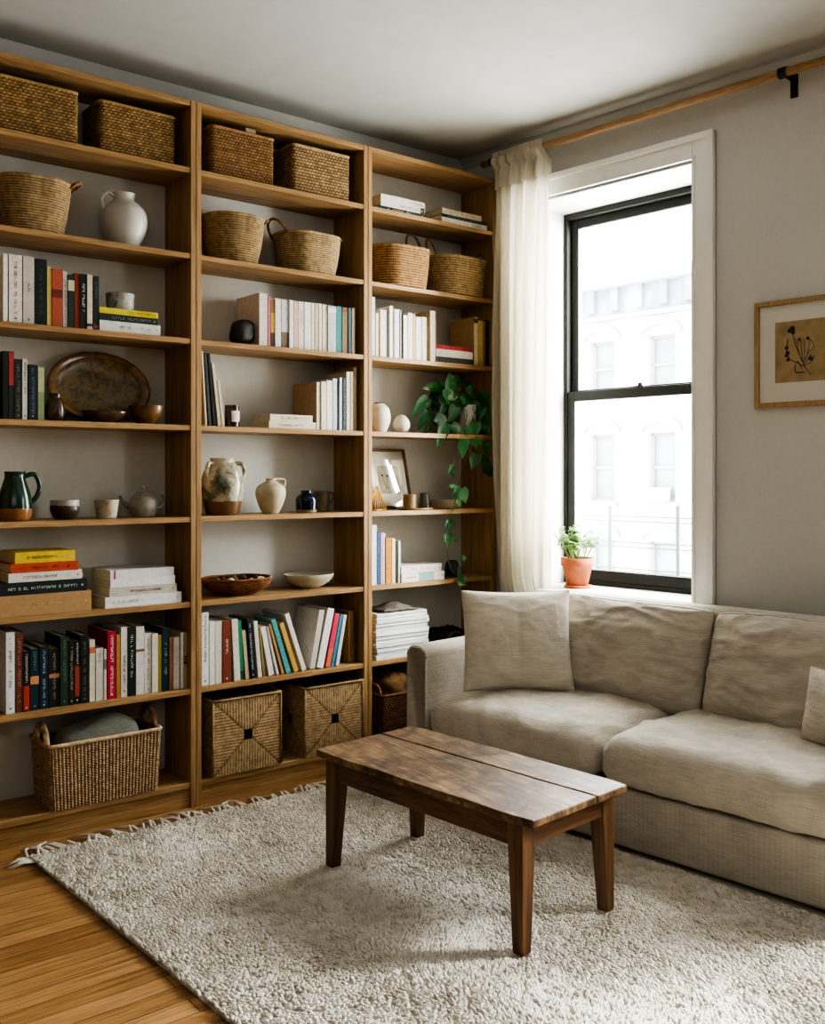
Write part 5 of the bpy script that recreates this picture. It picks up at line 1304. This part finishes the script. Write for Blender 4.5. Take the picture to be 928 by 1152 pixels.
def seat(s0, s1, sd):
    """boxy seat cushion: rounded box with crown"""
    hx, hy, hz = (s1 - s0) / 2, .365, .088
    ctr = so((s0 + s1) / 2, -.012 + hy, .236 + hz)
    NX, NY, NZ = 44, 36, 8
    def sp(x, y, z):
        # push a box point onto a rounded box with crown and creases
        lx, ly, lz = hx, hy, hz
        rx = .07; px, py, pz = x * lx, y * ly, z * lz
        cx_, cy_, cz_ = max(-lx + rx, min(lx - rx, px)), max(-ly + rx, min(ly - rx, py)), max(-lz + rx, min(lz - rx, pz))
        dv = Vector((px - cx_, py - cy_, pz - cz_))
        if dv.length > 1e-6: dv = dv.normalized() * rx
        q = Vector((cx_, cy_, cz_)) + dv
        up = max(0, z)
        q.z += .02 * up * (1 - abs(x) ** 2.5) * (1 - abs(y) ** 3) - .012 * up * abs(x * y) ** 2
        # front corners sink a little
        q.y += -.014 * (1 - abs(x) ** 3) * (1 if y < 0 else 0) * abs(y) ** 2
        n1 = noise.noise(Vector((px * 4 + sd, py * 4, pz * 4))) * .008
        qv = Vector((px * 3.2 + sd, py * 5.5 + 1.2 * noise.noise(Vector((px * 4, py * 4, sd))), pz * 2))
        n2 = ((1 - abs(noise.noise(qv))) ** 6) * .009 * (.3 + up)
        n3 = ((1 - abs(noise.noise(qv * 2.3 + Vector((3, 7, 1))))) ** 8) * .006
        q += Vector((x * .2, y * .3, z)).normalized() * (n1 + n2 + n3 - .005)
        return ctr + vS * q.x + vP * q.y + vZ * max(q.z, -hz)
    m = MB()
    def face(fn, a, b): m.grid(lambda u, v: (fn(2 * u - 1, 2 * v - 1), .5), a, b)
    face(lambda u, v: sp(u, v, 1), NX, NY); face(lambda u, v: sp(u, -v, -1), NX, NY)
    face(lambda u, v: sp(u, -1, v), NX, NZ); face(lambda u, v: sp(-u, 1, v), NX, NZ)
    face(lambda u, v: sp(-1, -u, v), NY, NZ); face(lambda u, v: sp(1, u, v), NY, NZ)
    o = m.build('seat_cushion', M_cush, SOFA, smooth=True)
    w_ = o.modifiers.new('weld', 'WELD'); w_.merge_threshold = .0008
seat(a0_ + .004, msp - .003, 1.3); seat(msp + .003, a1_ - .004, 4.7)
til = math.radians(17)
ayb = (vZ * math.cos(til) + vP * math.sin(til)); azb = (-vP * math.cos(til) + vZ * math.sin(til))
for s0, s1, sd in ((a0_ + .01, -.205, 2.2), (-.195, a1_ - .01, 7.9)):
    cushion('back_cushion', so((s0 + s1) / 2, .625, .588), vS, ayb, azb, (s1 - s0) / 2 * 1.01, .222, .105, M_cush, SOFA, p=.24, wr=.85, seed=sd, crown=.45)
# throw pillows
def pillow(label, bl, br, hgt, lean_deg, seed, thick=.075, roll=0):
    u = (br - bl); W_ = u.length; u.normalize(); n = Vector((-u.y, u.x, 0)) * 1   # away from viewer?
    if n.dot(Vector((FW[0], FW[1], 0))) < 0: n = -n
    a = math.radians(lean_deg); upv = vZ * math.cos(a) + n * math.sin(a); fr = -n * math.cos(a) + vZ * math.sin(a)
    ctr = (bl + br) / 2 + upv * hgt / 2 
    T_ = thing('throw_pillow', label, 'pillow', (bl + br) / 2)
    def P(X, Y, side):
        bow = 1 - .05 * (1 - (X * Y) ** 2)
        th_ = thick * (max(0, 1 - X * X) * max(0, 1 - Y * Y)) ** .42
        q = Vector((X * 1.3 + seed + .27, Y * 2.6 + .41 + .5 * noise.noise(Vector((X * 2 + .3, Y * 2 + .6, seed))), side * .37 + .2))
        w_ = ((1 - abs(noise.noise(q * 1.2))) ** 6 * .003 + (1 - abs(noise.noise(q * 2.6))) ** 7 * .002 + noise.noise(q * .9) * .006 - .002) * min(1, 4 * (1 - X * X) * (1 - Y * Y)) - .0035 * math.exp(-(X / .045) ** 2) * (1 - Y * Y) * (side > 0)
        return ctr + u * (X * bow * W_ / 2) + upv * (Y * bow * hgt / 2) + fr * side * (th_ + w_), .5
    # denser sampling towards the seam
    sq = lambda t: math.sin((t - .5) * math.pi)
    m = MB()
    m.grid(lambda a, b: P(sq(a), sq(b), 1), 64, 64); m.grid(lambda a, b: P(-sq(a), sq(b), -1), 64, 64)
    m.build('cover', M_pil, T_, smooth=True)
    ring = [(sq(t / 24), -1) for t in range(24)] + [(1, sq(t / 24)) for t in range(24)] + [(-sq(t / 24), 1) for t in range(24)] + [(-1, -sq(t / 24)) for t in range(24)]
    MB().tube([P(X, Y, 1)[0] for X, Y in ring], .004, 6, closed=True).build('seam', M_pil, T_, smooth=True)
pillow('square beige linen pillow in the left corner of the sofa', so(-1.06, .135, .425), so(-.74, .475, .425), .425, 16, 3.1)
pillow('small beige linen pillow at the right end of the sofa, cut by the picture edge', so(.262, .40, .425), so(.565, .33, .425), .25, 14, 8.4, .06)

# ================================================================== COFFEE TABLE
tw_a = math.radians(5); TL = Vector((math.sin(tw_a), -math.cos(tw_a), 0)); TS = Vector((math.cos(tw_a), math.sin(tw_a), 0))
TC = Vector((2.069, 2.346, 0)); HL, HSs, ZTB = .475, .232, .407
def tp(a, b, z): return TC + TL * a + TS * b + vZ * z
mt = NT('worn dark table wood'); v1 = mt.coords((1, 1, 1), rot=(0, 0, math.radians(5)))
mp2 = mt.n('ShaderNodeMapping'); mp2.inputs['Scale'].default_value = (24, 1.6, 8); mt.l(v1, mp2.inputs['Vector'])
fA = mt.noise(mp2.outputs[0], 2.4, 6, .62, .8); fB = mt.noise(v1, 6.5, 6, .68, .8); mp3 = mt.n('ShaderNodeMapping'); mp3.inputs['Scale'].default_value = (140, 5, 60); mt.l(v1, mp3.inputs['Vector'])
fC2 = mt.noise(mp3.outputs[0], 2, 3)
cA = mt.ramp(fA, [(.26, '4a3a2a'), (.5, '80664a'), (.74, 'b39874')]); cB = mt.ramp(fB, [(.36, '4c3a2c'), (.48, 'c0b09c'), (.58, 'fffaf0')])
mt.color(mt.mix(.5, mt.mix(.8, cA, cB, 'MULTIPLY'), mt.ramp(fC2, [(.3, '8a8078'), (.6, 'ffffff')]), 'MULTIPLY')); mt.rough(.5, .35); mt.bump(fC2, .15, .003)
ml = wood('table leg wood', '402a18', '67472c', '86623e', 2, .45)
TBL = thing('coffee_table', 'low worn brown wooden coffee table on the white rug', 'coffee table', TC)
m = MB(); bsplit = .07
for b0, b1 in ((-HSs, bsplit - .0022), (bsplit + .0022, HSs)):
    # plank with slightly wavy worn edges
    n = 24
    vs = []
    for k in range(n + 1):
        a = -HL + 2 * HL * k / n; e = .0025 * noise.noise(Vector((k * .9, b0 * 10, 0))); e2 = .0025 * noise.noise(Vector((k * .8, b1 * 10, 4)))
        cut = .009 if k in (0, n) else (.004 if k in (1, n - 1) else 0)
        lo = b0 + (cut if b0 < -.2 else 0) + e * (1 if b0 < -.2 else .3); hi = b1 - (cut if b1 > .2 else 0) + e2 * (1 if b1 > .2 else .3)
        for bb_, zz in ((lo, ZTB - .024), (hi, ZTB - .024), (hi, ZTB), (lo, ZTB)): vs.append(tp(a, bb_, zz + .0012 * noise.noise(Vector((a * 5, bb_ * 7, 0)))))
    fs = [(k * 4 + j, k * 4 + (j + 1) % 4, (k + 1) * 4 + (j + 1) % 4, (k + 1) * 4 + j) for k in range(n) for j in range(4)] + [(3, 2, 1, 0), (n * 4, n * 4 + 1, n * 4 + 2, n * 4 + 3)]
    m.add(vs, fs)
m.build('tabletop', mt.m, TBL, bevel=.005, seg=2)
LX, LY = .405, .188; lt = .026
ap = MB(); AZ0, AZ1 = ZTB - .095, ZTB - .026
for sg in (-1, 1):
    ap = MB().fbox(tp, -LX + lt, LX - lt, sg * (LY + .012) - .009, sg * (LY + .012) + .009, AZ0, AZ1); ap.build('apron', wood('apron wood', '402a18', '67472c', '825e3a', 1, .45), TBL, bevel=.002)
    ap = MB().fbox(tp, sg * (LX + .012) - .009, sg * (LX + .012) + .009, -LY + lt, LY - lt, AZ0, AZ1); ap.build('apron', wood('short apron wood', '402a18', '67472c', '825e3a', 0, .45), TBL, bevel=.002)
for sa in (-1, 1):
    for sb in (-1, 1):
        vs = []
        for z, t0 in ((ZTB - .0255, .027), (AZ0 - .005, .027), (.02, .0185)):
            # taper on the inner faces, outer faces stay plumb
            ca, cb = sa * (LX + .027 - t0), sb * (LY + .027 - t0)
            for da, db in ((-1, -1), (1, -1), (1, 1), (-1, 1)): vs.append(tp(ca + da * t0, cb + db * t0, z))
        fs = [(k * 4 + j, k * 4 + (j + 1) % 4, (k + 1) * 4 + (j + 1) % 4, (k + 1) * 4 + j) for k in range(2) for j in range(4)] + [(3, 2, 1, 0), (8, 9, 10, 11)]
        MB().add(vs, fs).build('leg', ml, TBL, bevel=.003)

# ================================================================== RUG
RA = math.radians(2.6); RX0, RY0 = 1.069, 3.473
rX = Vector((math.cos(math.radians(-.8)), math.sin(math.radians(-.8)), 0)); rY = Vector((math.sin(RA), -math.cos(RA), 0))
RW, RL = 1.95, 2.45
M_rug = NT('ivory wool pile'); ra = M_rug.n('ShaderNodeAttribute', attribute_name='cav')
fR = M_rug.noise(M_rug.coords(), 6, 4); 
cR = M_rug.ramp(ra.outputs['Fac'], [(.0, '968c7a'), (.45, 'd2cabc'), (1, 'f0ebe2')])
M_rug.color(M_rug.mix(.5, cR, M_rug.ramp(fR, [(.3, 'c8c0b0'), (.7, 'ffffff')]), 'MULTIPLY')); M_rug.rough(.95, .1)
RUG = thing('rug', 'shaggy ivory wool rug with a fringed edge on the oak floor', 'rug', (RX0, RY0, 0))
R0 = Vector((RX0, RY0, 0))
def rug_z(a, b): return .012 + .002 * noise.noise(Vector((a * 3, b * 3, 0)))
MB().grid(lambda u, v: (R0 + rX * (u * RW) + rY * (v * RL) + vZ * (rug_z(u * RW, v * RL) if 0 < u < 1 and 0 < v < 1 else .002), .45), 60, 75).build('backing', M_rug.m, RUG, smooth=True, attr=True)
# tufts, only where the rug is clear of the sofa base
NT_ = 80000
a = rng.random(NT_) * RW; b = rng.random(NT_) * RL
pos = np.array(R0)[None, :] + a[:, None] * np.array(rX)[None, :] + b[:, None] * np.array(rY)[None, :]
soff = (pos[:, 0] - SO[0]) * SP[0] + (pos[:, 1] - SO[1]) * SP[1]
sal = (pos[:, 0] - SO[0]) * SD[0] + (pos[:, 1] - SO[1]) * SD[1]
keep = (soff < .0) | (sal > .72); pos = pos[keep]; a = a[keep]; b = b[keep]; n = len(a)
ang = np.array([noise.noise(Vector((x * 2.2, y * 2.2, 5))) for x, y in zip(a, b)]) * 3.2 + 2.2
ang += rng.normal(0, .55, n)
clump = np.array([noise.noise(Vector((x * 26, y * 26, 1))) for x, y in zip(a, b)])
clump2 = np.array([noise.noise(Vector((x * 9, y * 9, 9))) for x, y in zip(a, b)])
ln = .008 + .005 * rng.random(n) + .003 * clump2
hgt = .0125 + .0055 * clump + .0025 * clump2 + .003 * rng.random(n); hgt = np.clip(hgt, .006, .03)
wd = .0052 + .0022 * rng.random(n)
dirv = np.stack([np.cos(ang), np.sin(ang), np.zeros(n)], 1); sid = np.stack([-np.sin(ang), np.cos(ang), np.zeros(n)], 1)
base = pos.copy(); base[:, 2] = np.array([rug_z(x, y) for x, y in zip(a, b)]) - .003
up3 = np.array([0, 0, 1.0])
def ringpts(c, w, h): return [c + up3 * h[:, None] + dirv * (w * k0)[:, None] + sid * (w * k1)[:, None] for k0, k1 in ((1.3, 0), (0, 1), (-1.1, 0), (0, -1))]
V = np.empty((n, 9, 3))
for q, p_ in enumerate(ringpts(base, wd, hgt * 0)): V[:, q] = p_
for q, p_ in enumerate(ringpts(base + dirv * (ln * .4)[:, None], wd * .85, hgt * .7)): V[:, 4 + q] = p_
V[:, 8] = base + dirv * ln[:, None] + up3 * (hgt * 1.05)[:, None]
idx = (np.arange(n) * 9)[:, None, None]
tri = []
for q in range(4):
    r_ = (q + 1) % 4; tri += [[q, r_, 4 + r_], [q, 4 + r_, 4 + q], [4 + q, 4 + r_, 8]]
F = np.array(tri)[None] + idx
me = bpy.data.meshes.new('pile'); loc = np.array(RUG.location)
me.vertices.add(n * 9); me.vertices.foreach_set('co', (V.reshape(-1, 3) - loc).ravel())
nf = F.size // 3
me.loops.add(nf * 3); me.loops.foreach_set('vertex_index', F.ravel().astype(np.int32))
me.polygons.add(nf); me.polygons.foreach_set('loop_start', np.arange(nf, dtype=np.int32) * 3); me.polygons.foreach_set('loop_total', np.full(nf, 3, dtype=np.int32))
A = me.attributes.new('cav', 'FLOAT', 'POINT')
lvl = np.clip(.85 + .45 * clump, .35, 1)[:, None] * np.array([.5, .5, .5, .5, .85, .85, .85, .85, 1])[None]  # tuft roots coloured darker, gap shade put into the pile colour
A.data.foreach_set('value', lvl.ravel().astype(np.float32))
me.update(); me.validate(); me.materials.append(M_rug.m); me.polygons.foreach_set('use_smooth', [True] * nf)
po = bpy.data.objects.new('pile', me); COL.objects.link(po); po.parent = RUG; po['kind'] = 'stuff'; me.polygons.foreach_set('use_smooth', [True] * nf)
fr = MB(); R_ = random.Random(5)
k = 0; xx = -.01
while xx < RW:
    L = R_.uniform(.075, .13); an = R_.uniform(-.9, .5); p0 = R0 + rX * xx + vZ * .012
    p1 = p0 - rY * L * .5 + rX * L * .5 * math.sin(an) + vZ * .008; p2 = p0 - rY * L + rX * L * math.sin(an + R_.uniform(-.5, .5)) - vZ * .007
    if p2.y < D - .0: fr.tube([p0, p1, p2], [.005, .0055, .003], 6)
    xx += R_.uniform(.014, .034)
for q in range(5):   # loose tassels at the corner
    p0 = R0 + rX * .0 + rY * (.002 + q * .012) + vZ * .01; fr.tube([p0, p0 - rX * .04 + vZ * .002 - rY * .01, p0 - rX * R_.uniform(.06, .1) - vZ * .005], [.004, .004, .002], 6)
fr.a = [R_.uniform(.5, .95) for _ in fr.v]
fr.build('fringe', M_rug.m, RUG, smooth=True, attr=True)

# ================================================================== CAMERA, LIGHT
cd = bpy.data.cameras.new('camera'); cam = bpy.data.objects.new('camera', cd); COL.objects.link(cam)
cam.location = (0, 0, CH); cam.rotation_euler = (math.pi / 2, 0, -YAW)
cd.sensor_fit = 'HORIZONTAL'; cd.sensor_width = 36; cd.lens = FPX / 928 * 36
cd.shift_y = -(576 - CY) / 928; cd.clip_start = .05
scn.camera = cam
wd_ = bpy.data.worlds.new('overcast'); scn.world = wd_; wd_.use_nodes = True
nt = wd_.node_tree; bgd = nt.nodes['Background']
bgd.inputs['Color'].default_value = (.97, .995, .98, 1); bgd.inputs['Strength'].default_value = 10.0
def area(name, loc, target, sx, sy, power, col=(1, 1, 1), portal=False):
    l = bpy.data.lights.new(name, 'AREA'); l.shape = 'RECTANGLE'; l.size = sx; l.size_y = sy; l.energy = power; l.color = col
    o = bpy.data.objects.new(name, l); COL.objects.link(o); o.location = loc
    o.rotation_euler = (Vector(target) - Vector(loc)).to_track_quat('-Z', 'Y').to_euler()
    if portal: l.cycles.is_portal = True
    return o
for a, b in OPS:
    area('window_portal', wp((a + b) / 2, WT + .02, (OZ0 + OZ1) / 2), wp((a + b) / 2, -1, (OZ0 + OZ1) / 2), b - a, OZ1 - OZ0, 1, portal=True)
area('added_second_window_lamp', wp(3.3, 1.5, 2.6), wp(3.0, -2.5, .6), 2.0, 2.0, 420, (.97, .995, .98))  # added lamp, strengthens the daylight through the second window
area('room_fill', (-.6, -.6, 2.6), (1.6, 3.2, .7), 2.2, 1.6, 7, (1, .97, .92))
scn.view_settings.view_transform = 'AgX'
try: scn.view_settings.look = 'AgX - High Contrast'
except Exception: pass
scn.view_settings.exposure = 1.8
